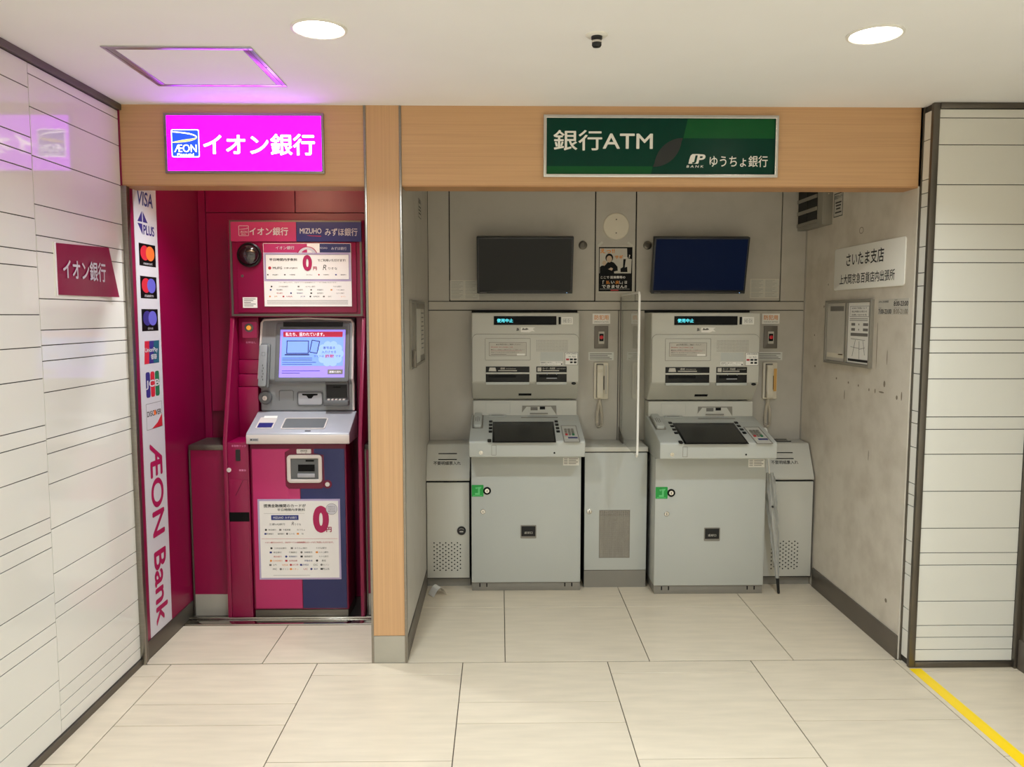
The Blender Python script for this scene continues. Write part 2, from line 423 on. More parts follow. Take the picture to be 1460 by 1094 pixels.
# divider between booth and alcove
dv = struct('wall_divider', MB().box(-0.546, -0.409, 0.006, 1.25, 0, ZC), 'alcove', 'wood-faced divider between the red booth and grey alcove')
MB().box(-0.546, -0.409, -0.002, 0.006, 0.122, ZC).build('wood_panel', 'wood_z', dv)
MB().box(-0.546, -0.409, -0.003, 0.006, 0.0, 0.12).build('base_plate', 'base_grey', dv)
MB().box(-0.555, -0.545, -0.006, 0.03, 0, ZC-0.001).build('edge_trim', 'steel', dv, bevel=0.0015)
MB().box(-0.411, -0.401, -0.006, 0.02, 0, ZC-0.001).build('edge_trim', 'steel', dv, bevel=0.0015)
MB().box(-0.552, -0.546, 0.031, 0.80, 0.13, 2.34).build('laminate_panel', 'magenta', dv)
MB().box(-0.554, -0.546, 0.031, 0.80, 0.0, 0.13).build('skirting', 'steel', dv)
MB().box(-0.409, -0.405, 0.021, 1.18, 0.102, 2.34).build('grey_panel', 'alcove', dv)
MB().box(-0.409, -0.401, 0.021, 0.94, 0.0, 0.10).build('skirting', 'skirting', dv, bevel=0.001)

# fascias
def fascia(name, x0, x1, label):
    f = struct(name, MB().box(x0, x1, 0.0, 0.12, 2.032, ZC), 'wood_x', label, 'fascia')
    MB().box(x0, x1, 0.0005, 0.12, 2.026, 2.0325).build('lower_edge', 'wood_under', f)
fascia('wall_fascia_booth', -1.545, -0.555, 'light oak fascia carrying the lit magenta sign')
fascia('wall_fascia_alcove', -0.401, 1.742, 'light oak fascia carrying the dark green sign')

# alcove shell
bw = struct('wall_back', MB().box(-0.41, 1.76, 1.19, 1.25, 0, ZC), 'groove', 'grey panelled back wall behind the two grey machines')
def bpanel(x0, x1, z0, z1, d=0.0, g=0.002, m='alcove'):
    return MB().box(x0+g, x1-g, 1.18-d, 1.192, z0+g, z1-g).build('panel', m, bw, bevel=0.001, seg=1)
bpanel(-0.405, -0.284, 1.577, 2.34); bpanel(0.539, 0.768, 1.577, 2.34, g=0.003); bpanel(1.594, 1.735, 1.577, 2.34)
dA = bpanel(-0.284, 0.539, 1.577, 2.34, 0.003, 0.004)
dB = bpanel(0.768, 1.594, 1.577, 2.34, 0.003, 0.004)
bpanel(-0.405, 1.735, 1.527, 1.577)
bpanel(-0.405, 0.675, 0.78, 1.527); bpanel(0.675, 1.735, 0.78, 1.527)
bpanel(-0.405, 1.735, 0.0, 0.78)
for d, x in ((dA, 0.468), (dB, 0.833)):
    lk = MB().lathe(FRONT, (x, 1.178, 1.892), [(0.024, 0), (0.024, 0.006), (0.018, 0.010), (0.012, 0.010), (0.011, 0.005), (0.001, 0.005)]).build('lock', 'dark_steel', d)
wrr = struct('wall_alcove_right', MB().box(1.735, 1.7505, 0.0, 1.19, 0.0, ZC), 'dirty', 'stained off-white side wall of the grey alcove')
MB().box(1.727, 1.736, 0.001, 0.93, 0.0, 0.105).build('skirting', 'skirting', wrr, bevel=0.001)
MB().box(1.7335, 1.736, 1.165, 1.18, 0.78, 2.3).build('corner_bead', 'alcove', wrr)
for (y, z, w_, h_) in [(0.50, 1.905, 0.0, 0.0)]:
    r_ = MB(); r_.ring(RWALL, (1.7349, y, z), [(0.022*math.cos(2*PI*i/20), 0.016*math.sin(2*PI*i/20)) for i in range(20)], [(0.019*math.cos(2*PI*i/20), 0.013*math.sin(2*PI*i/20)) for i in range(20)], 0.0004)
    r_.build('adhesive_mark', 'smudge', wrr)
for (y, z, w_, h_) in [(0.30, 1.36, 0.006, 0.22), (0.2, 1.31, 0.006, 0.07), (0.215, 1.19, 0.018, 0.030), (0.24, 1.15, 0.05, 0.008), (0.72, 1.175, 0.014, 0.012), (0.58, 1.165, 0.014, 0.012), (0.47, 1.16, 0.012, 0.012),
                      (0.36, 1.15, 0.012, 0.014), (0.30, 1.15, 0.010, 0.022), (0.10, 1.14, 0.016, 0.020), (0.06, 1.15, 0.010, 0.04), (0.905, 1.545, 0.012, 0.014), (1.02, 1.39, 0.012, 0.010), (0.86, 1.66, 0.008, 0.012), (0.62, 1.10, 0.008, 0.05), (0.34, 0.84, 0.006, 0.05), (0.12, 0.22, 0.02, 0.02), (1.0, 1.22, 0.016, 0.012)]:
    MB().disc(RWALL, (1.735, y, z), w_/2, 0.0003, 9, h_/2).build('adhesive_mark', 'smudge', wrr)

# booth shell
wb = struct('wall_booth_left', MB().box(-1.60, -1.54, -0.005, 1.25, 0, ZC), 'magenta', 'deep magenta side wall of the booth')
MB().box(-1.541, -1.533, 0.035, 0.55, 0.0, 0.078).build('skirting', 'dark_steel', wb, bevel=0.001)
MB().box(-1.546, -1.522, -0.008, 0.004, 0, 2.026).build('edge_trim', 'steel', wb, bevel=0.002)
MB().box(-1.541, -1.527, 0.004, 0.032, 0, 2.026).build('edge_trim', 'dark_steel', wb, bevel=0.002)
wbb = struct('wall_booth_back', MB().box(-1.54, -0.546, 0.81, 0.9, 0, ZC), 'magenta_trim', 'deep magenta back wall of the booth')
for x0, x1, z0, z1 in ((-1.50, -1.044, 2.02, 2.33), (-1.044, -0.56, 2.02, 2.33), (-1.54, -1.50, 0, 2.34), (-1.50, -0.56, 1.0, 2.02)):
    MB().box(x0+0.002, x1-0.002, 0.796, 0.812, z0+0.002, z1-0.002).build('panel', 'magenta', wbb, bevel=0.001, seg=1)
struct('trim_2', MB().box(-1.533, -0.554, 0.422, 0.498, -0.004, 0.006).box(-1.533, -0.554, 0.486, 0.498, 0.006, 0.014), 'chrome', 'bright metal threshold across the booth floor', 'trim', 0.001)
struct('trim_3', MB().box(-1.533, -0.554, 0.498, 0.80, -0.004, 0.0), 'dark_steel', 'dull steel base plate under the booth machine', 'trim')

# ------------------------------------------------------------------ ceiling fittings
def downlight(x, y, label, group, gain=1.0):
    t = thing('downlight', label, 'ceiling light', (x, y, ZC), group)
    DN = ((1, 0, 0), (0, -1, 0))
    MB().lathe(DN, (x, y, ZC), [(0.083, 0.0), (0.083, 0.004), (0.076, 0.006), (0.072, 0.003), (0.072, 0.0)], 32).build('rim', 'white', t)
    MB().disc(DN, (x, y, ZC-0.0025), 0.0715, 0.002, 32).build('lens', 'em_lamp', t)
    ld = bpy.data.lights.new('downlight_lamp', 'AREA'); ld.shape = 'DISK'; ld.size = 0.13
    ld.energy = DOWNLIGHT_W * gain; ld.color = (0.80, 0.915, 1.0); ld.spread = math.radians(140)
    lo = bpy.data.objects.new('downlight_lamp', ld); COL.objects.link(lo)
    lo.parent = t; lo.location = (0, 0, -0.012)
downlight(-0.537, -0.86, 'bright round downlight between the square hatch and the black ceiling sensor', 'recessed ceiling downlights')
downlight(1.14, -0.84, 'bright round downlight in front of the white tiled pier', 'recessed ceiling downlights')
for x in (-0.537, 1.14):
    for y in (-2.55, -4.25):
        downlight(x, y, 'added round downlight farther back along the corridor ceiling', 'added downlights behind the viewpoint', 1.6)  # lamps added out of view, extra strong, to lift the bounce light
bl = thing('downlight', 'adjustable round downlight in the booth ceiling behind the oak fascia', 'ceiling light', (-1.07, 0.28, ZC))
DN = ((1, 0, 0), (0, -1, 0))
MB().lathe(DN, (-1.07, 0.28, ZC), [(0.060, 0.0), (0.060, 0.004), (0.054, 0.006), (0.050, 0.003), (0.050, 0.0)], 32).build('rim', 'white', bl)
MB().disc(DN, (-1.07, 0.28, ZC-0.0025), 0.0495, 0.002, 32).build('lens', 'em_lamp', bl)
ld = bpy.data.lights.new('booth_lamp', 'SPOT'); ld.spot_size = math.radians(125); ld.spot_blend = 0.7; ld.shadow_soft_size = 0.045; ld.energy = BOOTH_W; ld.color = (0.88, 0.95, 1.0)
lo = bpy.data.objects.new('booth_lamp', ld); COL.objects.link(lo); lo.parent = bl; lo.location = (0, 0, -0.012)
lo.rotation_euler = Vector((0.25, -0.75, -2.3)).to_track_quat('-Z', 'Y').to_euler()

t = thing('ceiling_sensor', 'small black sensor on a round white ceiling plate', 'sensor', (0.296, -0.82, ZC))
DN = ((1, 0, 0), (0, -1, 0))
MB().lathe(DN, (0.296, -0.82, ZC), [(0.034, 0), (0.034, 0.002), (0.030, 0.005), (0.012, 0.006)], 28).build('plate', 'white', t)
MB().lathe(DN, (0.296, -0.82, ZC-0.005), [(0.017, 0), (0.017, 0.008), (0.0145, 0.009), (0.0145, 0.020), (0.015, 0.026), (0.012, 0.031), (0.002, 0.033)], 20).build('head', 'black', t)
MB().lathe(DN, (0.296, -0.82, ZC-0.0185), [(0.0150, 0), (0.0155, 0.003), (0.0150, 0.006)], 20).build('band', 'chrome', t)

HX0, HX1, HY0, HY1 = -1.265, -0.790, -0.700, -0.268
t = thing('ceiling_hatch', 'square metal-framed access hatch flush in the ceiling', 'hatch', ((HX0+HX1)/2, (HY0+HY1)/2, ZC))
z0, z1 = ZC-0.004, ZC
for a in ((HX0, HX1, HY0, HY0+0.026), (HX0, HX1, HY1-0.024, HY1), (HX0, HX0+0.032, HY0+0.026, HY1-0.024), (HX1-0.032, HX1, HY0+0.026, HY1-0.024)):
    MB().box(*a, z0, z1).build('frame_bar', 'alu', t, bevel=0.001)
b_ = 0.0125
for a in (HX0+0.012, HX1-0.014): MB().box(a, a+0.002, HY0+0.012, HY1-0.012, z0-0.0005, z0).build('frame_joint', 'skirting', t)
MB().box(HX0+0.034, HX1-0.034, HY0+0.028, HY1-0.026, z0+0.001, z1).build('panel', 'ceiling', t)
MB().disc(DN, (HX1-0.009, -0.50, z0-0.0002), 0.003, 0.0008, 10).build('latch', 'black', t)

# ------------------------------------------------------------------ signs
def ell(rx, ry, n=24, a0=0, a1=360): return [(rx*math.cos(math.radians(a0+(a1-a0)*i/(n-1))), ry*math.sin(math.radians(a0+(a1-a0)*i/(n-1)))) for i in range(n)]

def arc_band(mb, F, o, rx, ry, w0, w1, a0, a1, t, n=20):
    outer = []; inner = []
    for i in range(n):
        k = i/(n-1); a = math.radians(a0+(a1-a0)*k); wd = w0 + (w1-w0)*math.sin(PI*k)
        outer.append((rx*math.cos(a), ry*math.sin(a))); inner.append(((rx-wd)*math.cos(a), (ry-wd*0.8)*math.sin(a)))
    return mb.ext(F, o, outer + inner[::-1], t)

t = thing('illuminated_sign', 'glowing magenta bank sign with white Japanese lettering on the oak fascia', 'sign', (-1.037, 0, 2.195))
cx, cz = -1.037, 2.195
MB().frame(FRONT, (cx, -0.001, cz), 0.645, 0.240, 0.010, 0.012).build('frame', 'steel', t, bevel=0.001)
MB().plate(FRONT, (cx, -0.001, cz), 0.627, 0.222, 0.006).build('face', 'em_mag', t)
MB().text(FRONT, (-0.978, -0.007, 2.191), 'イオン銀行', 0.452, 0.086, bold=0.017, t=0.001).build('lettering', 'em_white', t)
lg = MB().plate(FRONT, (-1.276, -0.007, 2.195), 0.112, 0.110, 0.0008, 0.006).build('logo', 'em_white', t)
MB().plate(FRONT, (-1.276, -0.0078, 2.195), 0.106, 0.104, 0.0006, 0.005).build('logo_field', 'em_blue', lg)
m = MB(); arc_band(m, FRONT, (-1.328, -0.0084, 2.219), 0.100, 0.022, 0.004, 0.014, -90, 0, 0.0005); m.build('logo_swoosh', 'em_yel', lg)
m = MB(); arc_band(m, FRONT, (-1.328, -0.0084, 2.219), 0.100, 0.022, 0.003, 0.006, 0, 90, 0.0005); m.build('logo_swoosh', 'em_white', lg)
m = MB(); m.text(FRONT, (-1.276, -0.0084, 2.175), 'ÆON', 0.090, 0.030); m.text(FRONT, (-1.276, -0.0084, 2.150), 'Financial', 0.066, 0.010, bold=0.01); m.build('logo_lettering', 'em_white', lg)

t = thing('bank_sign', 'wide dark green bank sign in a steel frame on the oak fascia', 'sign', (0.661, 0, 2.188))
cx, cz = 0.661, 2.188
MB().frame(FRONT, (cx, -0.001, cz), 0.964, 0.250, 0.013, 0.016).build('frame', 'chrome', t, bevel=0.002)
MB().plate(FRONT, (cx, -0.001, cz), 0.938, 0.224, 0.004).build('face', 'jp_green', t)
m = MB()
m.ext(FRONT, (0, -0.005, 0), [(0.770, 2.299), (1.129, 2.299), (1.129, 2.222), (0.753, 2.222)], 0.0006)
m.ext(FRONT, (0, -0.005, 0), [(0.193, 2.077), (0.622, 2.077), (0.629, 2.109), (0.193, 2.109)], 0.0006)
m.build('face_band', 'jp_green2', t)
pts = [(0.629, 2.107)]
for i in range(1, 12):
    a = PI + (-PI/2)*i/12; pts.append((0.753 + 0.118*math.cos(a), 2.107 + 0.117*math.sin(a)))
pts.append((0.752, 2.223))
for i in range(1, 12):
    a = 0 - (PI/2)*i/12; pts.append((0.634 + 0.113*math.cos(a), 2.223 + 0.116*math.sin(a)))
MB().ext(FRONT, (0, -0.0054, 0), pts, 0.0005).build('leaf_shape', 'jp_leaf', t)
m = MB()
m.text(FRONT, (0.424, -0.0054, 2.213), '銀行ATM', 0.408, 0.082, bold=0.012)
m.build('lettering', 'jp_white', t); m = MB()
m.text(FRONT, (0.983, -0.0062, 2.130), 'ゆうちょ銀行', 0.240, 0.046, bold=0.008)
m.build('lettering', 'jp_white', t); m = MB()
m.text(FRONT, (0.804, -0.0062, 2.109), 'B A N K', 0.070, 0.0095, bold=0.02, slant=0.2)
m.text(FRONT, (0.827, -0.0062, 2.139), 'P', 0.034, 0.038, bold=0.03, slant=0.22)
o_ = [(0.776, 2.120), (0.779, 2.136), (0.784, 2.152), (0.792, 2.159), (0.822, 2.159), (0.812, 2.120)]
m.ext(FRONT, (0, -0.0062, 0), o_, 0.0004)
m.build('emblem', 'jp_white', t)
m = MB().text(FRONT, (0.802, -0.0067, 2.137), 'J', 0.017, 0.034, bold=0.045, slant=0.22); m.build('lettering', 'jp_green', t)

# flag-like sheet on the tiled wall
nu, nv = 14, 10; vs = []; fs = []
for j in range(nv+1):
    for i in range(nu+1):
        u, v = i/nu, j/nv
        y = -0.51 + u*(0.37 + 0.04*(1-v)); z = 1.571 + v*(0.179 + 0.014*u) - 0.010*(1-v)*u*u*0
        off = 0.003 + 0.030*max(0, u-0.55)**1.5*(1.2-v)*2 + 0.004*math.sin(u*5)*(1-v)
        vs.append((-1.545 + off, y, z))
for j in range(nv):
    for i in range(nu):
        a = j*(nu+1)+i; fs.append((a, a+1, a+nu+2, a+nu+1))
n0 = len(vs); back = [(x-0.0012, y, z) for x, y, z in vs]
bd = [i for i in range(nu+1)] + [j*(nu+1)+nu for j in range(1, nv+1)] + [nv*(nu+1)+i for i in range(nu-1, -1, -1)] + [j*(nu+1) for j in range(nv-1, 0, -1)]
mb = MB(); mb.add(vs + back, fs + [tuple(reversed([i+n0 for i in f])) for f in fs] + [(bd[i], bd[i]+n0, bd[(i+1) % len(bd)]+n0, bd[(i+1) % len(bd)]) for i in range(len(bd))])
t = thing('flag_sign', 'small magenta flag sign with curling corner on the glossy white tiles', 'sign', (-1.545, -0.32, 1.57))
mb.build('sheet', 'magenta', t)
MB().text(LWALL, (-1.5385, -0.325, 1.664), 'イオン銀行', 0.30, 0.074, bold=0.018, t=0.0014).build('lettering', 'strip_white', t)
MB().box(-1.545, -1.540, -0.518, -0.508, 1.568, 1.753).build('holder', 'white', t)

# vertical card strip
t = thing('card_brand_strip', 'tall white strip of payment card marks on the magenta side wall', 'sign', (-1.54, 0.2, 0.13))
X = -1.5385
MB().box(-1.5405, X, 0.086, 0.306, 0.080, 2.34).build('backing', 'strip_white', t)
e = 0.0004
def lw(name, mat, fn):
    m = MB(); fn(m); return m.build(name, mat, t)
lw('card_mark', 'blue_ink', lambda m: m.text(LWALL, (X, 0.197, 2.00), 'VISA', 0.155, 0.062, bold=0.02, slant=0.15))
def plus(m):
    m.ext(LWALL, (X, 0.165, 1.895), [(-0.048, 0.004), (-0.004, 0.004), (-0.004, 0.050)], e); m.ext(LWALL, (X, 0.165, 1.895), [(0.004, 0.004), (0.048, 0.004), (0.004, 0.050)], e)
    m.ext(LWALL, (X, 0.165, 1.895), [(-0.048, -0.004), (-0.004, -0.004), (-0.004, -0.050)], e); m.text(LWALL, (X, 0.222, 1.868), 'PLUS', 0.106, 0.043, bold=0.025)
lw('card_mark', 'mc_dbl', plus)
for z, ca, cb, nm in ((1.760, 'mc_red', 'mc_or', 'mastercard'), (1.620, 'mc_red', 'mc_bl', 'maestro'), (1.478, 'mc_dbl', 'mc_bl', 'cirrus')):
    k = lw('card_mark', 'atm_black', lambda m: m.plate(LWALL, (X, 0.20, z), 0.160, 0.096, e))
    for mm, dy, s_ in ((ca, -0.026, 0.0), (cb, 0.026, 0.0001)):
        m = MB().disc(LWALL, (X+e+s_, 0.20+dy, z+0.008), 0.042, 0.0002, 24, 0.032); m.build('mark_circle', mm, k)
    MB().text(LWALL, (X+e, 0.20, z-0.036), nm, 0.085 if nm != 'cirrus' else 0.05, 0.011, t=0.0003).build('mark_lettering', 'strip_white', k)
z = 1.337
k = lw('card_mark', 'strip_white', lambda m: m.plate(LWALL, (X, 0.2, z), 0.150, 0.105, 0.0002))
for i, mm in enumerate(('mc_red', 'mc_dbl', 'lg_teal')):
    MB().ext(LWALL, (X+0.0002, 0.2, z), [(-0.072+i*0.045, -0.05), (-0.024+i*0.045+0.008*(i == 2), -0.05), (-0.016+i*0.045+0.008*(i == 2), 0.05), (-0.062+i*0.045, 0.05)], 0.0003+0.0001*i).build('mark_block', mm, k)
m = MB(); m.text(LWALL, (X+0.0006, 0.2, z+0.008), 'UnionPay', 0.128, 0.025, bold=0.02, t=0.0004); m.text(LWALL, (X+0.0006, 0.222, z-0.021), '银联', 0.06, 0.024, bold=0.02, t=0.0004); m.build('mark_lettering', 'strip_white', k)
z = 1.195
k = lw('card_mark', 'strip_white', lambda m: m.plate(LWALL, (X, 0.2, z), 0.14, 0.115, 0.0002))
for i, mm in enumerate(('mc_dbl', 'mc_red', 'lg_green')):
    MB().plate(LWALL, (X+0.0002, 0.155+i*0.046, z), 0.042, 0.112, 0.0003, 0.012).build('mark_block', mm, k)
MB().text(LWALL, (X+0.0006, 0.2, z), 'JCB', 0.135, 0.040, bold=0.02, t=0.0004).build('mark_lettering', 'strip_white', k)
z = 1.055
k = lw('card_mark', 'ink_grey', lambda m: m.frame(LWALL, (X, 0.205, z), 0.158, 0.115, 0.0015, e))
MB().text(LWALL, (X, 0.205, z+0.012), 'DISC VER', 0.142, 0.024, bold=0.01, t=e).build('mark_lettering', 'ink', k)
MB().disc(LWALL, (X, 0.212, z+0.012), 0.012, e, 16).build('mark_circle', 'mc_or', k)
MB().ext(LWALL, (X, 0.205, z), [(-0.03, -0.057), (0.078, -0.057), (0.078, 0.0), (0.03, -0.035)], e).build('mark_block', 'mc_red', k)
DOWN = ((0, 0, -1), (0, 1, 0))
MB().text(DOWN, (X, 0.205, 0.522), 'ÆON Bank', 0.825, 0.125, bold=0.022, t=0.0006).build('lettering', 'wine', t)

# ------------------------------------------------------------------ booth machine surround
SX0, SX1 = -1.345, -0.672
sr = thing('header_cabinet', 'deep magenta wall cabinet with sign bar above the booth cash machine', 'cabinet', (-1.0, 0.66, 1.49))
pdl = thing('hook_pedestal', 'tall deep magenta pedestal with hook, slot and call button beside the booth machine', 'pedestal', (-1.27, 0.5, 0))
pst = thing('side_post', 'narrow deep magenta post between the booth machine and oak divider', 'post', (-0.69, 0.5, 0))
MB().box(-1.345, -0.672, 0.66, 0.795, 1.49, 1.968).build('header_box', 'magenta', sr, bevel=0.004)
MB().frame(FRONT, (-1.009, 0.66, 1.73), 0.650, 0.470, 0.010, 0.006).build('header_rim', 'dark_steel', sr)
MB().box(-1.325, -1.004, 0.648, 0.66, 1.862, 1.957).build('sign_bar', 'magenta2', sr)
pb = MB().box(-1.002, -0.684, 0.646, 0.66, 1.862, 1.957).build('sign_bar', 'navy', sr)
m = MB(); m.text(FRONT, (-1.138, 0.648, 1.911), 'イオン銀行', 0.190, 0.040, bold=0.02); m.frame(FRONT, (-1.261, 0.648, 1.914), 0.050, 0.050, 0.002, 0.0005, 0.004)
m.text(FRONT, (-1.261, 0.648, 1.908), 'ÆON', 0.036, 0.011); m.text(FRONT, (-1.261, 0.648, 1.897), 'Bank', 0.022, 0.006); arc_band(m, FRONT, (-1.284, 0.648, 1.926), 0.044, 0.006, 0.001, 0.004, -90, 30, 0.0005)
m.build('lettering', 'strip_white', sr); m = MB()
m.text(FRONT, (-0.932, 0.646, 1.913), 'MIZUHO', 0.106, 0.026, bold=0.015); m.build('lettering', 'strip_white', sr); m = MB(); m.text(FRONT, (-0.782, 0.646, 1.908), 'みずほ銀行', 0.160, 0.038, bold=0.012)
m.build('lettering', 'strip_white', sr)
MB().ext(FRONT, (-0.932, 0.646, 1.892), [(-0.02, 0), (0.05, -0.003), (0.052, -0.006), (0.0, -0.004)], 0.0005).build('sign_swoosh', 'mc_red', pb)
MB().box(-1.300, -0.712, 0.652, 0.66, 1.512, 1.860).build('header_door', 'magenta', sr, bevel=0.002)
MB().disc(FRONT, (-1.275, 0.652, 1.693), 0.007, 0.002, 12).build('door_lock', 'dark_steel', sr)
for x0, x1 in ((-1.345, -1.325), (-0.690, -0.672)):
    MB().prism([(0.50, 0.0), (0.50, 0.885), (0.665, 1.489), (0.795, 1.489), (0.795, 0.0)], x0, x1).build('side_panel', 'magenta', pdl if x0 < -1 else pst, bevel=0.002)
# left pedestal with hook, and the stepped panel above it
pd = MB().box(-1.324, -1.222, 0.50, 0.79, 0.0, 0.885).build('column', 'magenta', pdl, bevel=0.003)
MB().box(-1.318, -1.228, 0.497, 0.5005, 0.03, 0.700).build('pedestal_door', 'magenta', pd, bevel=0.0015)
MB().plate(FRONT, (-1.272, 0.4995, 0.822), 0.022, 0.056, 0.003, 0.004).build('cane_hook', 'black', pd)
MB().lathe(FRONT, (-1.318, 0.4995, 0.749), [(0.011, 0), (0.011, 0.004), (0.007, 0.005), (0.006, 0.003), (0.001, 0.003)], 16).build('lock', 'silver_lt', pd)
MB().box(-1.322, -1.226, 0.4965, 0.5005, 0.494, 0.540).build('slot', 'atm_black', pd)
MB().ext(FRONT, (-1.270, 0.4965, 0.660), [(-0.020, -0.038), (-0.018, -0.038), (0.020, 0.038), (0.018, 0.038)], 0.0004).build('print_line', 'atm_black', pd)
m = MB(); m.text(FRONT, (-1.268, 0.4995, 0.867), '手荷物フック', 0.070, 0.010); m.build('lettering', 'pinkprint', pd); m = MB(); m.text(FRONT, (-1.252, 0.4965, 0.748), '鏡置台', 0.034, 0.010); m.build('lettering', 'pinkprint', pd)
for z0, z1, y in ((1.275, 1.488, 0.715), (1.203, 1.273, 0.705), (1.139, 1.201, 0.695), (0.886, 1.137, 0.685)):
    MB().box(-1.324, -1.2225, y, 0.79, z0, z1).build('step_panel', 'magenta', pdl, bevel=0.003)
cb = MB().plate(FRONT, (-1.265, 0.715, 1.425), 0.074, 0.080, 0.006, 0.006).build('call_plate', 'magenta2', pdl)
MB().lathe(FRONT, (-1.267, 0.709, 1.436), [(0.022, 0), (0.022, 0.006), (0.014, 0.008), (0.013, 0.006)], 20).build('button_ring', 'silver_dk', cb)
MB().lathe(FRONT, (-1.267, 0.703, 1.436), [(0.012, 0), (0.011, 0.006), (0.002, 0.008)], 16).build('button', 'amber', cb)
MB().text(FRONT, (-1.262, 0.7145, 1.362), 'お呼出し', 0.05, 0.010).build('lettering', 'pinkprint', pdl)
MB().box(-0.722, -0.690, 0.70, 0.79, 0.0, 1.488).build('filler_panel', 'magenta_trim', pst)

t = thing('dome_mirror', 'smoked round dome mirror on the magenta housing beside the white poster', 'mirror', (-1.236, 0.652, 1.796))
MB().lathe(FRONT, (-1.236, 0.6515, 1.796), [(0.060, 0), (0.060, 0.010), (0.054, 0.014), (0.050, 0.010)], 36).build('rim', 'black', t)
MB().lathe(FRONT, (-1.236, 0.6435, 1.796), [(0.051*math.cos(a), 0.030*math.sin(a)) for a in frange(9, 0, PI/2-0.02)], 36).build('dome', 'dome', t)

def banks(m_by, x, z, w, Y, rows, h):
    "rows of small bank names and marks"
    cs = ['ink', 'ink_red', 'ink_grey', 'blue_ink', 'orange']
    for r, names in enumerate(rows):
        for i, nme in enumerate(names):
            px = x + w*(i+0.5)/len(names); pz = z - r*h*2.1
            c = cs[(r*3+i*2) % 5]
            if (r+i) % 3 == 0: m_by[c].disc(FRONT, (px-w/len(names)*0.36, Y, pz), h*0.55, 0.0004, 10)
            elif (r+i) % 3 == 1: m_by[c].plate(FRONT, (px-w/len(names)*0.36, Y, pz), h*1.1, h*0.9, 0.0004)
            m_by['ink' if r < 2 else c].text(FRONT, (px+w/len(names)*0.08, Y, pz), nme, min(w/len(names)*0.62, h*len(nme)*1.0), h*0.9)
def mbs(): return {k: MB() for k in ('ink', 'ink_red', 'ink_grey', 'blue_ink', 'orange', 'wine', 'strip_white')}
ROWNAMES = [['三井住友銀行', 'ゆうちょ銀行', 'りそな銀行'], ['埼玉銀行', '千葉銀行', '京都銀行', '八十二銀行'], ['横浜銀行', '常陽銀行', '福岡銀行', '七十七銀行'], ['北海道銀行', '信用金庫', '労働金庫', '農協'], ['JA', 'VISA', 'JCB', 'AMEX', 'DC', 'セゾン'], ['MC', 'オリコ', 'イオン', 'UC', '楽天', 'PLUS']]

# upper poster
t = thing('fee_poster', 'white zero-yen fee poster with magenta header on the housing door above the machine', 'poster', (-0.952, 0.652, 1.543))
Y = 0.6475
MB().box(-1.168, -0.736, Y, 0.6518, 1.543, 1.853).build('sheet', 'paper', t)
MB().box(-1.166, -0.952, Y-0.0006, Y, 1.808, 1.851).build('header', 'magenta2', t)
MB().box(-0.890, -0.738, Y-0.0006, Y, 1.808, 1.851).build('header', 'purple', t)
MB().frame(FRONT, (-0.952, Y, 1.737), 0.428, 0.140, 0.008, 0.0006).build('box_border', 'lilac', t)
MB().frame(FRONT, (-0.952, Y-0.0006, 1.737), 0.412, 0.124, 0.0015, 0.0003).build('box_line', 'purple', t)
d = mbs()
d['wine'].text(FRONT, (-0.952, Y-0.001, 1.757), '0', 0.046, 0.078, bold=0.05)
d['wine'].text(FRONT, (-0.915, Y-0.001, 1.730), '円', 0.018, 0.018, bold=0.02)
d['ink'].text(FRONT, (-1.070, Y, 1.773), '平日時間内手数料', 0.138, 0.014, bold=0.02)
d['ink'].text(FRONT, (-0.832, Y, 1.770), 'でご利用いただけます!', 0.138, 0.013, bold=0.01)
d['ink_red'].disc(FRONT, (-1.138, Y, 1.732), 0.008, 0.0004, 12); d['ink'].text(FRONT, (-1.100, Y, 1.732), 'MUFG', 0.046, 0.012, bold=0.02); d['ink'].text(FRONT, (-1.035, Y, 1.731), '三菱UFJ銀行', 0.068, 0.010)
d['ink'].text(FRONT, (-0.865, Y, 1.735), 'R', 0.018, 0.026, slant=0.2); d['ink'].text(FRONT, (-0.827, Y, 1.730), 'りそな', 0.044, 0.012)
banks(d, -1.160, 1.699, 0.42, Y, [['埼玉銀行', '千葉興業', 'ゆうちょ', '常陽銀行', '福岡銀行']], 0.007)
d['ink_grey'].text(FRONT, (-0.952, Y, 1.661), 'イオン銀行ATMで、ほぼすべての金融機関のカードがご利用いただけます。', 0.29, 0.006)
banks(d, -1.150, 1.641, 0.40, Y, [ROWNAMES[0], ROWNAMES[1], ROWNAMES[2], ROWNAMES[4]], 0.0078)
for z in (1.572, 1.566, 1.560, 1.554): d['ink_grey'].box(-1.155, -0.755 - 0.08*((z*1000) % 3), Y-0.0004, Y, z, z+0.0015)
d['strip_white'].text(FRONT, (-1.060, Y-0.0008, 1.831), 'イオン銀行', 0.092, 0.017, bold=0.01); d['strip_white'].text(FRONT, (-0.872, Y-0.0008, 1.830), 'MIZUHO', 0.04, 0.009); d['strip_white'].text(FRONT, (-0.795, Y-0.0008, 1.828), 'みずほ銀行', 0.075, 0.015)
arc_band(d['wine'], FRONT, (-0.952, Y-0.001, 1.790), 0.052, 0.048, 0.004, 0.004, 20, 160, 0.0005)
arc_band(d['strip_white'], FRONT, (-0.952, Y-0.001, 1.790), 0.046, 0.044, 0.014, 0.014, 25, 155, 0.0005)
for k, v in d.items():
    if v.v: v.build('print', k, t)
t = thing('notice_sticker', 'tiny white notice sticker low on the magenta housing door', 'sticker', (-1.240, 0.652, 1.536))
MB().box(-1.276, -1.205, 0.650, 0.652, 1.536, 1.588).build('sheet', 'paper', t)
m = MB()
for i in range(5): m.box(-1.270, -1.212 - 0.012*(i % 3), 0.6496, 0.650, 1.578-i*0.0085, 1.5815-i*0.0085)
m.build('print', 'ink_grey', t)

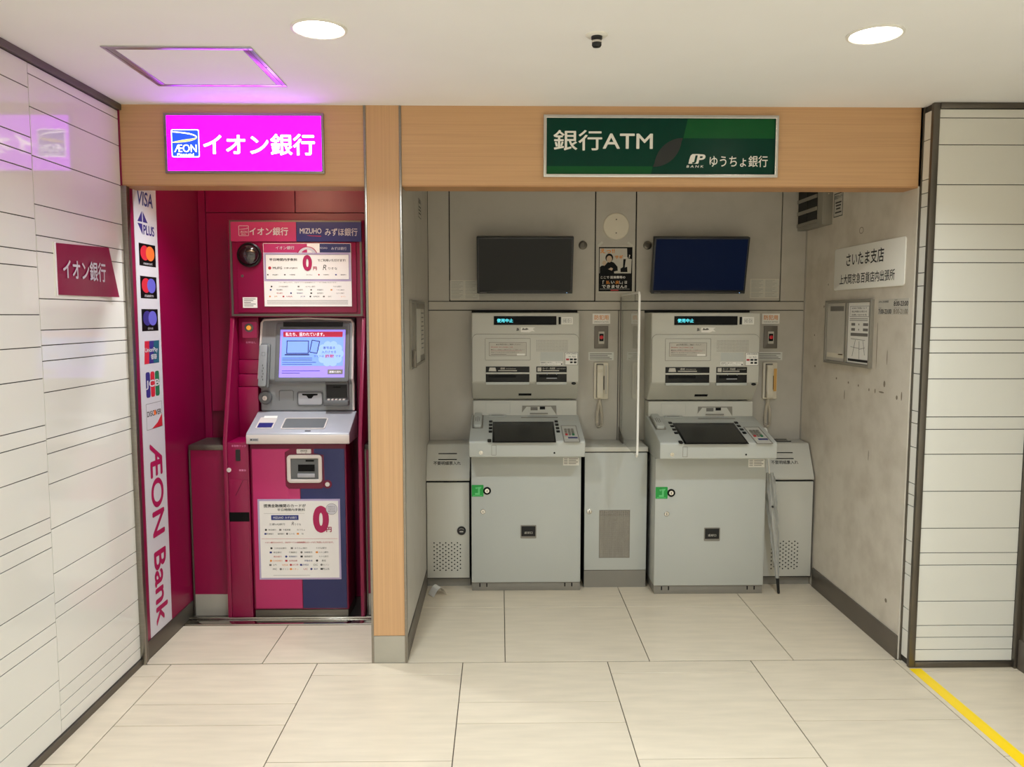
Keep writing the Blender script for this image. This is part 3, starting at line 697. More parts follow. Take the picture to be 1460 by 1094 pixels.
# ------------------------------------------------------------------ booth cash machine
am = thing('cash_machine', 'magenta and purple cash machine with silver console and lit screen', 'cash machine', (-0.978, 0.5, 0))
X0, X1 = -1.216, -0.748
MB().box(X0+0.006, X1-0.004, 0.50, 0.69, 0.004, 0.046).build('plinth', 'dark_steel', am, bevel=0.002)
bd = MB().box(X0, X1, 0.50, 0.69, 0.046, 0.878).build('body', 'magenta_trim', am, bevel=0.008)
MB().ext(FRONT, (0, 0.5005, 0), [(-1.205, 0.056), (-0.976, 0.056), (-0.976, 0.655), (-1.03, 0.655), (-1.045, 0.67), (-1.045, 0.835), (-1.02, 0.852), (-1.205, 0.852)], 0.004).build('door', 'magenta2', am, bevel=0.001)
MB().ext(FRONT, (0, 0.5005, 0), [(-0.973, 0.056), (-0.757, 0.056), (-0.757, 0.852), (-0.905, 0.852), (-0.905, 0.83), (-0.858, 0.822), (-0.855, 0.67), (-0.87, 0.655), (-0.973, 0.655)], 0.004).build('door', 'purple', am, bevel=0.001)
fr = MB().frame(FRONT, (-0.950, 0.498, 0.755), 0.170, 0.138, 0.018, 0.010, 0.018).build('slot_bezel', 'silver_lt', am, bevel=0.002)
MB().plate(FRONT, (-0.950, 0.499, 0.755), 0.140, 0.108, 0.002).build('slot_recess', 'silver_dk', fr)
MB().box(-0.985, -0.900, 0.488, 0.498, 0.712, 0.732).build('slot_tongue', 'silver', fr, bevel=0.002)
MB().box(-0.982, -0.902, 0.494, 0.4985, 0.742, 0.775).build('slot_mouth', 'atm_black', fr)
MB().box(-0.945, -0.905, 0.494, 0.4985, 0.790, 0.798).build('slot_window', 'atm_black', fr)
k = MB().plate(FRONT, (-0.953, 0.499, 0.840), 0.070, 0.022, 0.003, 0.003).build('label_plate', 'silver_lt', am)
m = MB().text(FRONT, (-0.953, 0.496, 0.843), '通帳繰越', 0.034, 0.009); m.text(FRONT, (-0.953, 0.496, 0.833), 'カード類', 0.026, 0.005); m.build('lettering', 'ink', k)
k = MB().lathe(FRONT, (-0.841, 0.498, 0.678), [(0.021, 0), (0.021, 0.004), (0.015, 0.006), (0.014, 0.003), (0.001, 0.003)], 24).build('lock', 'magenta_trim', am)
MB().disc(FRONT, (-0.841, 0.4935, 0.678), 0.011, 0.003, 18).build('lock_core', 'silver_lt', k)
# table
MB().prism([(0.470, 0.880), (0.470, 0.928), (0.475, 0.934), (0.665, 1.014), (0.69, 1.014), (0.69, 0.880)], -1.222, -0.726).build('table', 'silver', am, bevel=0.006)
MB().box(-1.222, -0.726, 0.4685, 0.480, 0.882, 0.926).build('table_front', 'silver_lt', am, bevel=0.003)
k = MB().plate(FRONT, (-1.183, 0.468, 0.902), 0.042, 0.014, 0.001).build('maker_plate', 'silver', am)
MB().box(-1.200, -1.193, 0.4664, 0.467, 0.8985, 0.9055).box(-1.190, -1.166, 0.4664, 0.467, 0.9005, 0.9035).build('maker_mark', 'ink', k)
sl = Vector((0, 0.19, 0.08)).normalized(); TF = ((1, 0, 0), tuple(sl))
def tp(x, f): return (x, 0.475 + 0.19*f, 0.9345 + 0.08*f)
MB().frame(TF, tp(-0.960, 0.42), 0.215, 0.105, 0.006, 0.003, 0.012).build('tray_rim', 'silver_lt', am)
MB().plate(TF, tp(-0.960, 0.42), 0.203, 0.093, 0.0012, 0.01).build('tray', 'silver_dk', am)
k = MB().plate(TF, tp(-1.148, 0.45), 0.085, 0.105, 0.002, 0.006).build('guide_card', 'silver_lt', am)
MB().plate(TF, (tp(-1.148, 0.33)[0], tp(0, 0.33)[1], tp(0, 0.33)[2]+0.002), 0.070, 0.045, 0.0008).build('card_print', 'navy', k)
MB().plate(TF, (tp(-1.142, 0.72)[0], tp(0, 0.72)[1], tp(0, 0.72)[2]+0.002), 0.066, 0.020, 0.0008).build('card_print', 'paper', k)
MB().plate(TF, tp(-0.930, 0.08), 0.028, 0.008, 0.001).build('mark', 'ink', am)
# head
HP = [(0.672, 1.016), (0.680, 1.155), (0.655, 1.176), (0.722, 1.474), (0.735, 1.485), (0.79, 1.485), (0.79, 1.016)]
hd = MB().prism(HP, -1.209, -0.742).build('head', 'silver_head', am, bevel=0.010, seg=3)
su = Vector((0, 0.067, 0.298)).normalized(); SF = ((1, 0, 0), tuple(su))
def hp(x, z): return (x, 0.655 + (z-1.176)*0.067/0.298, z)
# rim line along the head's outline
m = MB()
m.tube([hp(-1.210, 1.18), hp(-1.206, 1.46), hp(-1.195, 1.476), (-0.975, 0.726, 1.484), hp(-0.756, 1.476), hp(-0.744, 1.46), hp(-0.741, 1.18), (-0.741, 0.676, 1.15), (-0.741, 0.672, 1.02)], 0.006, 8)
m.build('head_rim', 'silver_lt', am)
k = MB().frame(SF, hp(-0.945, 1.312), 0.372, 0.300, 0.022, 0.007, 0.012).build('screen_bezel', 'silver_dk', am, bevel=0.001)
MB().plate(SF, hp(-0.945, 1.451), 0.300, 0.024, 0.010).build('status_strip', 'atm_dark', k)
sc = MB().plate(SF, hp(-0.945, 1.308), 0.330, 0.252, 0.003).build('screen', 'em_scr', am)
m = MB()
def sp(x, z): 
    p = hp(x, z); n = Vector((1, 0, 0)).cross(su); return tuple(Vector(p) + n*0.0032)
m.plate(SF, sp(-0.945, 1.325), 0.310, 0.165, 0.0003); m.build('screen_field', 'em_scr2', sc)
m = MB()
for a in range(10):
    th = 2*PI*a/10; q = sp(-0.855 + 0.048*math.cos(th), 1.305 + 0.046*math.sin(th)); m.disc(SF, q, 0.020, 0.0006 + 0.00002*a, 12)
m.disc(SF, sp(-0.855, 1.305), 0.048, 0.0007, 18); m.build('screen_cloud', 'em_scr3', sc)
MB().plate(SF, sp(-0.945, 1.402), 0.300, 0.028, 0.0010).build('screen_banner', 'em_scr_red', sc)
MB().plate(SF, sp(-0.945, 1.430), 0.330, 0.010, 0.0010).build('screen_banner', 'silver_dk', sc)
m = MB(); m.text(SF, sp(-0.985, 1.402), '私たち、狙われています。', 0.196, 0.019, bold=0.015, t=0.0013); m.build('screen_lettering', 'em_scr_white', sc)
m = MB()
m.frame(SF, sp(-1.020, 1.338), 0.112, 0.068, 0.004, 0.0010); m.plate(SF, sp(-1.022, 1.300), 0.124, 0.006, 0.001)
PF = (tuple((Matrix.Rotation(-0.18, 3, Vector((1,0,0)).cross(su)) @ Vector((1,0,0)))), tuple(Matrix.Rotation(-0.18, 3, Vector((1,0,0)).cross(su)) @ su))
m.frame(PF, sp(-0.935, 1.340), 0.042, 0.066, 0.004, 0.0010)
m.text(SF, sp(-0.862, 1.335), '番号盗る', 0.060, 0.013, t=0.0012); m.text(SF, sp(-0.862, 1.314), '入力させる', 0.072, 0.013, t=0.0012); m.text(SF, sp(-0.912, 1.293), 'サイトは', 0.05, 0.011, t=0.0012); m.text(SF, sp(-0.815, 1.293), 'です', 0.026, 0.011, t=0.0012)
for i, (wd, z) in enumerate(((0.15, 1.283), (0.15, 1.274), (0.17, 1.262), (0.15, 1.252), (0.19, 1.220), (0.09, 1.209))): m.plate(SF, sp(-1.095+wd/2, z), wd, 0.0026, 0.001)
m.build('screen_lettering', 'em_scr_ink', sc)
MB().text(SF, sp(-0.858, 1.293), '詐欺', 0.044, 0.018, bold=0.02, t=0.0012).build('screen_lettering', 'em_scr_red', sc)
k = MB().plate(SF, sp(-0.828, 1.215), 0.076, 0.024, 0.0008).build('screen_button', 'plinth', sc)
MB().text(SF, sp(-0.828, 1.215), '通報の流れ', 0.06, 0.011, t=0.0012).build('screen_lettering', 'em_scr_white', sc)
# lower console: card mouth, blank, note recess, knob
LF = FRONT
MB().frame(LF, (-0.960, 0.678, 1.080), 0.130, 0.072, 0.005, 0.010, 0.012).build('card_bezel', 'silver_dk', am, bevel=0.001)
MB().plate(LF, (-0.960, 0.679, 1.078), 0.118, 0.058, 0.006, 0.010).build('card_plate', 'silver', am)
m = MB(); m.ext(LF, (-0.960, 0.673, 1.098), [(-0.040, 0.006), (0.040, 0.006), (0.038, -0.002), (0.018, -0.004), (0.008, -0.018), (-0.008, -0.018), (-0.018, -0.004), (-0.038, -0.002)], 0.001); m.build('card_slot', 'atm_black', am)
MB().frame(LF, (-1.080, 0.678, 1.078), 0.074, 0.088, 0.003, 0.003, 0.01).build('blank_plate', 'silver_dk', am)
m = MB().text(LF, (-0.990, 0.674, 1.033), 'カード', 0.030, 0.010); m.text(LF, (-0.935, 0.674, 1.033), 'レシート', 0.036, 0.010); m.build('lettering', 'ink_grey', am)
k = MB().box(-0.880, -0.764, 0.662, 0.690, 1.066, 1.166).build('note_recess', 'silver_dk', am, bevel=0.004)
MB().box(-0.874, -0.770, 0.659, 0.664, 1.084, 1.152).build('note_mouth', 'atm_dark', k)
MB().box(-0.840, -0.80, 0.657, 0.660, 1.136, 1.142).build('note_slit', 'atm_black', k)
MB().box(-0.884, -0.760, 0.630, 0.684, 1.046, 1.074).build('note_tray', 'silver_dk', k, bevel=0.005)
m = MB()
for i in range(5): m.box(-0.866 + i*0.019, -0.854 + i*0.019, 0.640, 0.660, 1.073, 1.080)
m.build('tray_teeth', 'silver_lt', k, bevel=0.001)
# handset side
k = MB().plate(SF, hp(-1.180, 1.245), 0.050, 0.225, 0.012, 0.008).build('handset_cradle', 'silver_dk', am, bevel=0.002)
m = MB().plate(SF, (-1.184, hp(0, 1.245)[1]-0.012, 1.245), 0.040, 0.210, 0.020, 0.008); hs = m.build('handset', 'silver_head', k, bevel=0.003)
hp2 = (-1.184, hp(0, 1.245)[1]-0.0325, 1.24)
MB().frame(SF, (-1.182, hp(0, 1.31)[1]-0.0328, 1.306), 0.018, 0.020, 0.002, 0.001, 0.003).build('ear_mark', 'silver_dk', k)
m = MB()
for i in range(6): m.plate(SF, (-1.184 + 0.004*(i % 2), hp(0, 1.25-0.014*i)[1]-0.0328, 1.25-0.014*i), 0.003, 0.009, 0.0004)
m.build('handset_print', 'ink', k)
MB().lathe(FRONT, (-1.183, 0.672, 1.085), [(0.034, 0), (0.034, 0.006), (0.029, 0.012), (0.016, 0.013), (0.015, 0.010)], 28).build('jack_boss', 'silver_dk', am)
MB().lathe(FRONT, (-1.183, 0.661, 1.083), [(0.012, 0), (0.012, 0.005), (0.005, 0.006), (0.004, 0.003)], 16).build('jack', 'silver_lt', am)
m = MB()
for i in range(9):
    for j in range(14): m.disc(SF, (-1.182+i*0.005, hp(0, 1.395+j*0.005)[1]-0.001, 1.395+j*0.005), 0.0012, 0.0006, 5)
tag(m.build('speaker_holes', 'ink_grey', am, smooth=0), kind='stuff')

# lower poster on the booth machine
t = thing('fee_poster', 'white zero-yen fee poster in lilac frame on the lower machine door', 'poster', (-0.984, 0.494, 0.203))
Y = 0.4915
MB().box(-1.183, -0.782, Y+0.001, 0.4955, 0.203, 0.605).build('frame', 'lilac', t)
MB().box(-1.174, -0.791, Y, Y+0.0012, 0.212, 0.596).build('sheet', 'paper', t)
d = mbs()
d['wine'].text(FRONT, (-0.876, Y, 0.505), '0', 0.078, 0.135, bold=0.06)
d['wine'].text(FRONT, (-0.838, Y-0.0008, 0.454), '円', 0.026, 0.026, bold=0.03)
d['strip_white'].disc(FRONT, (-0.823, Y-0.0006, 0.556), 0.028, 0.0004, 24)
d['ink_grey'].ring(FRONT, (-0.823, Y-0.001, 0.556), ell(0.028, 0.028, 25), ell(0.0268, 0.0268, 25), 0.0004)
for i, s_ in enumerate(('時間外も', '手数料が', '無料対象')): d['ink_grey'].text(FRONT, (-0.823, Y-0.001, 0.567-i*0.011), s_, 0.034, 0.0062)
d['ink'].text(FRONT, (-1.051, Y, 0.573), '提携金融機関のカードが', 0.205, 0.017, bold=0.015)
d['ink'].text(FRONT, (-1.020, Y, 0.553), '平日時間内手数料', 0.135, 0.013, bold=0.01)
d['ink_grey'].box(-1.153, -0.955, Y-0.0004, Y, 0.5345, 0.5352)
d['blue_ink'].box(-1.118, -0.985, Y-0.0004, Y, 0.502, 0.526)
d['strip_white'].text(FRONT, (-1.083, Y-0.0006, 0.514), 'MIZUHO', 0.050, 0.011, bold=0.02); d['strip_white'].text(FRONT, (-1.022, Y-0.0006, 0.514), 'みずほ銀行', 0.058, 0.012, bold=0.01)
d['ink'].text(FRONT, (-1.090, Y, 0.480), '三菱UFJ銀行', 0.078, 0.012); d['ink'].text(FRONT, (-1.012, Y, 0.484), 'R', 0.012, 0.017, slant=0.2); d['ink'].text(FRONT, (-0.989, Y, 0.480), 'りそな', 0.030, 0.010)
banks(d, -1.155, 0.453, 0.21, Y, [['埼玉銀行', '千葉興業', 'ゆうちょ'], ['常陽銀行', '福岡銀行', '七十七', '他']], 0.0095)
d['ink_red'].box(-1.168, -0.797, Y-0.0004, Y, 0.4075, 0.4085)
d['ink_red'].text(FRONT, (-0.984, Y, 0.390), 'イオン銀行のATMで、ほぼすべての金融機関のカードがご利用いただけます。', 0.335, 0.0085, bold=0.01)
banks(d, -1.135, 0.361, 0.30, Y, ROWNAMES, 0.0100)
d['ink_grey'].box(-1.115, -0.935, Y-0.0004, Y, 0.2245, 0.2255)
for k, v in d.items():
    if v.v: v.build('print', k, t)

# low magenta cabinets beside the machine
def low_cab(x0, x1, label):
    t = thing('low_cabinet', label, 'cabinet', ((x0+x1)/2, 0.55, 0))
    MB().box(x0, x1, 0.555, 0.79, 0.0, 0.838).build('body', 'magenta', t)
    MB().box(x0, x1, 0.548, 0.79, 0.838, 0.864).build('top', 'dark_steel', t, bevel=0.003)
    for a, b in ((x0, x0+0.007), (x1-0.007, x1)): MB().box(a, b, 0.550, 0.556, 0.0, 0.838).build('edge_trim', 'dark_steel', t)
    MB().box(x0+0.008, x1-0.008, 0.551, 0.556, 0.0, 0.108).build('kick_plate', 'base_grey', t)
low_cab(-1.531, -1.352, 'low magenta cabinet with steel top between side wall and pedestal')
low_cab(-0.668, -0.556, 'narrow low magenta cabinet with steel top beside the oak divider')

# ------------------------------------------------------------------ grey cash machines
def grey_machine(x, y, D, number, label):
    a = thing('cash_machine', label, 'cash machine', (x, y, 0), 'grey cash machines in the alcove')
    B = lambda mb, n, m, p=a, **k: mb.build(n, m, p, local=True, **k)
    pl = B(MB().box(-0.294, 0.294, 0.010, D, 0, 0.046), 'plinth', 'plinth', bevel=0.002)
    for sx in (-0.252, -0.214, 0.212, 0.250):
        B(MB().box(sx-0.003, sx+0.003, 0.0085, 0.011, 0.022, 0.042), 'plinth_slot', 'atm_black', pl)
    B(MB().box(-0.296, 0.296, 0.004, D, 0.047, 0.742), 'body', 'atm', bevel=0.004)
    B(MB().box(-0.296, 0.290, 0.0, 0.006, 0.049, 0.742), 'front_door', 'atm', bevel=0.003)
    # table
    B(MB().prism([(-0.135, 0.764), (-0.135, 0.842), (-0.128, 0.850), (0.245, 0.9355), (0.275, 0.9355), (0.275, 0.745), (0.0, 0.745), (-0.09, 0.756)], -0.302, 0.302), 'table', 'atm', bevel=0.012, seg=3)
    B(MB().box(-0.293, 0.293, 0.245, D, 0.745, 1.018), 'console', 'atm_mid', bevel=0.004)
    # hood
    hd = B(MB().prism([(0.165, 1.513), (0.165, 1.128), (0.272, 1.024), (D, 1.024), (D, 1.513)], -0.298, 0.298), 'hood', 'atm_mid', bevel=0.008, seg=3)
    arch = lambda g: [(-0.293-g, -0.131), (0.293+g, -0.131), (0.293+g, 0.101)] + [(0.263+(0.030+g)*math.cos(math.radians(q)), 0.101+(0.030+g)*math.sin(math.radians(q))) for q in (15, 30, 45, 60, 75)] + [(0.263, 0.131+g), (-0.263, 0.131+g)] + [(-0.263-(0.030+g)*math.sin(math.radians(q)), 0.101+(0.030+g)*math.cos(math.radians(q))) for q in (15, 30, 45, 60, 75)] + [(-0.293-g, 0.101)]
    B(MB().ext(FRONT, (0, 0.166, 1.263), arch(0.0022), 0.0018), 'panel_joint', 'plinth')
    B(MB().ext(FRONT, (0, 0.166, 1.263), arch(0.0), 0.006), 'hood_panel', 'atm_mid', bevel=0.002)
    Y = 0.160
    ds = B(MB().box(-0.174, 0.170, 0.161, 0.166, 1.446, 1.494), 'status_display', 'atm_black')
    B(MB().text(FRONT, (-0.113, 0.161, 1.470), '使用中止', 0.088, 0.021, bold=0.012), 'display_lettering', 'em_cyan', ds)
    nb = B(MB().box(0.197, 0.261, 0.161, 0.166, 1.449, 1.490), 'number_plate', 'white', bevel=0.001)
    B(MB().box(0.182, 0.194, 0.161, 0.166, 1.449, 1.490), 'lamp_block', 'atm_black')
    m = MB()
    for i in range(3): m.frame(FRONT, (0.2135+i*0.0155, 0.161, 1.469), 0.0145, 0.022, 0.0010, 0.0004); m.text(FRONT, (0.2135+i*0.0155, 0.161, 1.469), number[i], None, 0.012)
    B(m, 'number_lettering', 'ink', nb)
    st = B(MB().ext(FRONT, (0, 0.1645, 1.420), [(-0.026, -0.014), (0.020, -0.015), (0.036, -0.008), (0.052, -0.010), (0.040, 0.004), (0.053, 0.012), (0.020, 0.013), (-0.026, 0.012)], 0.0006), 'torn_sticker', 'paper')
    m = MB().ext(FRONT, (0.0, 0.1638, 1.422), [(-0.020, -0.004), (-0.014, 0.008), (-0.004, 0.002), (0.006, 0.008), (0.018, 0.0), (0.006, -0.004)], 0.0003); m.ext(FRONT, (-0.040, 0.1638, 1.42), [(-0.010, -0.008), (0.006, -0.004), (0.002, 0.008), (-0.008, 0.010)], 0.0003)
    B(m, 'sticker_print', 'ink_grey', st)
    nf = B(MB().frame(FRONT, (-0.0975, Y, 1.312), 0.250, 0.122, 0.002, 0.0012, 0.004), 'notice_frame', 'plinth')
    nt_ = B(MB().plate(FRONT, (-0.0975, Y, 1.313), 0.206, 0.075, 0.0014), 'notice', 'doc')
    B(MB().frame(FRONT, (-0.0975, Y-0.0014, 1.313), 0.206, 0.075, 0.0015, 0.0004), 'notice_border', 'ink_grey', nt_)
    m = MB().text(FRONT, (-0.095, Y-0.0014, 1.339), '▲お手続き前にご確認ください!', 0.135, 0.0095, bold=0.01)
    m.text(FRONT, (-0.190, Y-0.0014, 1.310), '■振込・振替のご案内です。ご注意ください', 0.185, 0.006, align='l'); m.text(FRONT, (-0.190, Y-0.0014, 1.296), '電話でお金の話が出たら詐欺です', 0.155, 0.005, align='l'); m.box(-0.190, -0.105, Y-0.0018, Y-0.0014, 1.2835, 1.2855)
    B(m, 'notice_print', 'ink_grey', nt_)
    m = MB().text(FRONT, (-0.190, Y-0.0015, 1.324), '還付金詐欺・振り込め詐欺にご注意', 0.120, 0.006, align='l'); m.box(-0.188, -0.02, Y-0.0018, Y-0.0014, 1.3035, 1.3045)
    B(m, 'notice_print', 'ink_red', nt_)
    B(MB().plate(FRONT, (-0.025, Y-0.0014, 1.283), 0.044, 0.010, 0.0004), 'notice_logo', 'paper', nt_)
    m = MB()
    for i in range(24):
        for j in range(9): m.disc(FRONT, (0.062+i*0.00735, Y, 1.303+j*0.0073), 0.0019, 0.0003, 5)
    tag(B(m, 'speaker_holes', 'skirting', smooth=0), kind='stuff')
    B(MB().plate(FRONT, (0.145, Y, 1.272), 0.124, 0.048, 0.0008), 'blank_plate', 'atm')
    lb = B(MB().plate(FRONT, (0.144, Y, 1.235), 0.124, 0.021, 0.0006), 'guide_label', 'paper')
    m = MB().text(FRONT, (0.118, Y-0.0006, 1.239), '視覚障がい者の方へ', 0.066, 0.006, bold=0.01); m.text(FRONT, (0.130, Y-0.0006, 1.230), '音声ご案内・ハンドセット', 0.09, 0.005); m.text(FRONT, (0.182, Y-0.0006, 1.239), 'ゆうちょ', 0.03, 0.005); m.disc(FRONT, (0.200, Y-0.0006, 1.2305), 0.004, 0.0003, 10)
    B(m, 'label_print', 'ink', lb)
    cs = B(MB().plate(FRONT, (0.2535, Y, 1.2605), 0.071, 0.071, 0.0008), 'card_sticker', 'paper')
    m = MB().frame(FRONT, (0.2535, Y-0.0008, 1.2605), 0.071, 0.071, 0.0015, 0.0003); m.text(FRONT, (0.2535, Y-0.0008, 1.288), 'ATM CARDS', 0.058, 0.007, bold=0.01); m.text(FRONT, (0.244, Y-0.0008, 1.271), 'VISA', 0.014, 0.006); m.text(FRONT, (0.268, Y-0.0008, 1.271), 'PLUS', 0.018, 0.008)
    m.plate(FRONT, (0.2535, Y-0.0008, 1.256), 0.017, 0.010, 0.0003); m.plate(FRONT, (0.2745, Y-0.0008, 1.256), 0.016, 0.010, 0.0003); m.plate(FRONT, (0.2535, Y-0.0008, 1.240), 0.014, 0.010, 0.0003); m.plate(FRONT, (0.2745, Y-0.0008, 1.240), 0.015, 0.011, 0.0003)
    B(m, 'sticker_print', 'ink', cs)
    m = MB().plate(FRONT, (0.2325, Y-0.0008, 1.256), 0.017, 0.010, 0.0003); B(m, 'sticker_print', 'ink_red', cs)
    for cx, wd, ttl, icon in ((-0.0985, 0.241, '通帳', 1), (0.144, 0.168, 'カード・明細票', 0)):
        s = B(MB().box(cx-wd/2, cx+wd/2, 0.157, 0.166, 1.131, 1.217), 'slot_unit', 'atm_dark', bevel=0.001)
        B(MB().box(cx-wd/2, cx+wd/2, 0.150, 0.158, 1.176, 1.185), 'slot_lip', 'atm_mid', s, bevel=0.001)
        B(MB().box(cx-wd/2+0.015, cx+wd/2-(0.075 if icon else 0.05), 0.1562, 0.1572, 1.156, 1.170), 'slot_mouth', 'atm_black', s)
        B(MB().box(cx-wd/2, cx+wd/2, 0.152, 0.168, 1.116, 1.131), 'slot_sill', 'atm', s, bevel=0.002)
        if icon: q = MB().ext(FRONT, (cx-wd/2+0.037, 0.157, 1.201), [(-0.021, -0.010), (0.021, -0.010), (0.016, 0.011), (-0.016, 0.011)], 0.0005)
        else: q = MB().plate(FRONT, (cx-wd/2+0.017, 0.157, 1.201), 0.022, 0.022, 0.0005)
        x_ = cx-wd/2+(0.080 if icon else 0.034)
        q.text(FRONT, (x_, 0.157, 1.206), ttl, 0.026 if icon else 0.070, 0.012, bold=0.01, align='l'); q.text(FRONT, (x_+(0.032 if icon else 0.078), 0.157, 1.205), 'PASSBOOK' if icon else 'CARD RECEIPT', 0.056 if icon else 0.05, 0.005, align='l')
        q.box(x_-0.012 if icon else x_, x_+0.092, 0.1566, 0.1571, 1.192, 1.197)
        B(q, 'slot_lettering', 'doc', s)
        if not icon: B(MB().box(cx-0.026, cx-0.023, 0.149, 0.1505, 1.172, 1.186).box(cx+0.026, cx+0.029, 0.149, 0.1505, 1.172, 1.186).box(cx-0.028, cx+0.03, 0.156, 0.1572, 1.150, 1.154), 'slot_guide', 'silver', s)
    B(MB().disc(FRONT, (0.268, 0.166, 1.1225), 0.013, 0.004, 18, 0.0075), 'sensor_eye', 'atm_dark')
    sv = Vector((0, 0.107, -0.104)).normalized(); UF = ((1, 0, 0), tuple(-sv))
    B(MB().plate(UF, (0.0, 0.241, 1.0545), 0.072, 0.016, 0.003), 'hood_window', 'atm_black')
    # console face
    B(MB().frame(FRONT, (-0.152, 0.245, 0.976), 0.138, 0.062, 0.002, 0.0015), 'coin_flap', 'atm', bevel=0.0005)
    dsh = B(MB().ext(FRONT, (0.081, 0.2455, 0.962), [(-0.104, -0.030), (0.104, -0.030), (0.096, 0.030), (-0.096, 0.030)], 0.002), 'dish_recess', 'atm_mid')
    B(MB().ext(FRONT, (0.081, 0.2435, 0.962), [(-0.096, 0.028), (0.096, 0.028), (0.066, 0.022), (-0.070, 0.022)], 0.0005).ext(FRONT, (0.081, 0.2435, 0.962), [(0.096, 0.028), (0.098, -0.026), (0.066, 0.022)], 0.0004).ext(FRONT, (0.081, 0.2435, 0.962), [(-0.096, 0.028), (-0.098, -0.012), (-0.072, 0.022)], 0.0004), 'dish_wall_shade', 'plinth', dsh)  # darker flat patches paint shade into the top corners of the dish
    B(MB().box(0.032, 0.072, 0.2425, 0.244, 0.963, 0.982), 'dish_label', 'ink_grey', dsh)
    B(MB().box(0.084, 0.114, 0.2425, 0.244, 0.968, 0.984), 'dish_sensor', 'atm_black', dsh)
    B(MB().box(0.028, 0.130, 0.236, 0.2455, 0.943, 0.949), 'dish_lip', 'plinth', dsh)
    # table top details
    u = Vector((0, 0.373, 0.0855)).normalized(); TF = ((1, 0, 0), tuple(u)); nrm = Vector((1, 0, 0)).cross(u)
    def tp(px, py, e=0.0002): return tuple(Vector((px, py, 0.850 + (py+0.128)*0.2292)) + nrm*e)
    sc = B(MB().ext(TF, tp(-0.013, -0.009), [(-0.168, -0.150), (0.162, -0.150), (0.168, 0.150), (-0.168, 0.150)], 0.0025), 'touch_screen', 'atm_black', bevel=0.001)
    B(MB().plate(TF, tp(-0.014, -0.012, 0.0027), 0.312, 0.272, 0.0004), 'screen_glass', 'screen_off', sc)
    for sx, ys in ((-0.192, (0.142, 0.092, 0.042, -0.006)), (0.170, (0.142, 0.092, 0.042, -0.006))):
        for yy in ys: B(MB().plate(TF, tp(sx, yy), 0.019, 0.026, 0.004, 0.004), 'side_key', 'atm_black', bevel=0.001)
    B(MB().plate(TF, tp(-0.196, -0.132), 0.020, 0.034, 0.004, 0.006), 'side_key', 'atm_black')
    pp = B(MB().frame(TF, tp(0.232, -0.037), 0.084, 0.238, 0.004, 0.002), 'keypad_frame', 'plinth')
    B(MB().plate(TF, tp(0.232, -0.037), 0.076, 0.230, 0.0006), 'keypad_bed', 'atm_mid', pp)
    for r in range(4):
        for c in range(3):
            B(MB().plate(TF, tp(0.211+c*0.018, 0.020-r*0.024), 0.0135, 0.017, 0.005, 0.002), 'key', 'plinth' if r < 3 else ('ink_red', 'plinth', 'lg_green')[c], pp)
    B(MB().plate(TF, tp(0.241, -0.093), 0.050, 0.018, 0.002), 'keypad_label', 'navy', pp)
    B(MB().plate(TF, tp(0.207, -0.093), 0.014, 0.018, 0.002), 'keypad_label', 'cream', pp)
    B(MB().plate(TF, tp(-0.155, 0.232), 0.104, 0.040, 0.004, 0.004), 'coin_lid', 'atm', bevel=0.001)
    B(MB().plate(TF, tp(-0.155, 0.234, 0.0042), 0.068, 0.006, 0.0006), 'lid_print', 'ink_grey')
    B(MB().plate(TF, tp(0.080, 0.206), 0.206, 0.010, 0.001), 'note_shutter', 'plinth')
    B(MB().plate(TF, tp(0.245, 0.16), 0.086, 0.003, 0.001), 'table_seam', 'atm_mid')
    cr_ = B(MB().plate(TF, tp(-0.262, 0.14), 0.058, 0.200, 0.004, 0.006), 'handset_cradle', 'plinth', bevel=0.001)
    B(MB().plate(TF, tp(-0.263, 0.138, 0.004), 0.044, 0.190, 0.018, 0.010), 'handset', 'atm', cr_, bevel=0.003)
    m = MB()
    for dx in (-0.010, 0.0, 0.010): m.plate(TF, tp(-0.263+dx, 0.128, 0.0225), 0.003, 0.08 if dx == 0 else 0.06, 0.0004)
    B(m, 'handset_print', 'ink_grey', cr_)
    # table front
    B(MB().lathe(FRONT, (-0.240, -0.1345, 0.788), [(0.010, 0), (0.010, 0.003), (0.006, 0.003), (0.005, 0.001)], 16), 'headphone_jack', 'chrome')
    B(MB().frame(FRONT, (-0.173, -0.1345, 0.801), 0.025, 0.054, 0.002, 0.0012, 0.002), 'cover_plate', 'plinth')
    B(MB().disc(FRONT, (0.1415, -0.1345, 0.786), 0.005, 0.001, 12), 'sensor_hole', 'atm_black')
    # lower front
    gs = B(MB().plate(FRONT, (-0.262, 0.0, 0.557), 0.064, 0.064, 0.0008, 0.003), 'green_sticker', 'green')
    m = MB().ext(FRONT, (-0.262, -0.0008, 0.557), [(-0.014, -0.022), (0.012, -0.022), (0.012, 0.006), (0.022, 0.022), (-0.010, 0.020), (0.002, 0.012), (0.002, -0.012), (-0.014, -0.012)], 0.0003)
    m.disc(FRONT, (-0.268, -0.0008, 0.572), 0.006, 0.0003, 10); m.box(-0.288, -0.238, -0.0011, -0.0008, 0.529, 0.532)
    B(m, 'sticker_print', 'green_lt', gs)
    lk = B(MB().lathe(FRONT, (-0.211, 0.0, 0.557), [(0.021, 0), (0.021, 0.004), (0.013, 0.005), (0.013, 0.002)], 28), 'lock', 'atm_black')
    B(MB().lathe(FRONT, (-0.211, -0.001, 0.557), [(0.013, 0), (0.012, 0.005), (0.001, 0.005)], 20), 'lock_core', 'chrome', lk)
    B(MB().box(-0.2125, -0.2095, -0.0072, -0.0058, 0.551, 0.562), 'keyway', 'ink', lk)
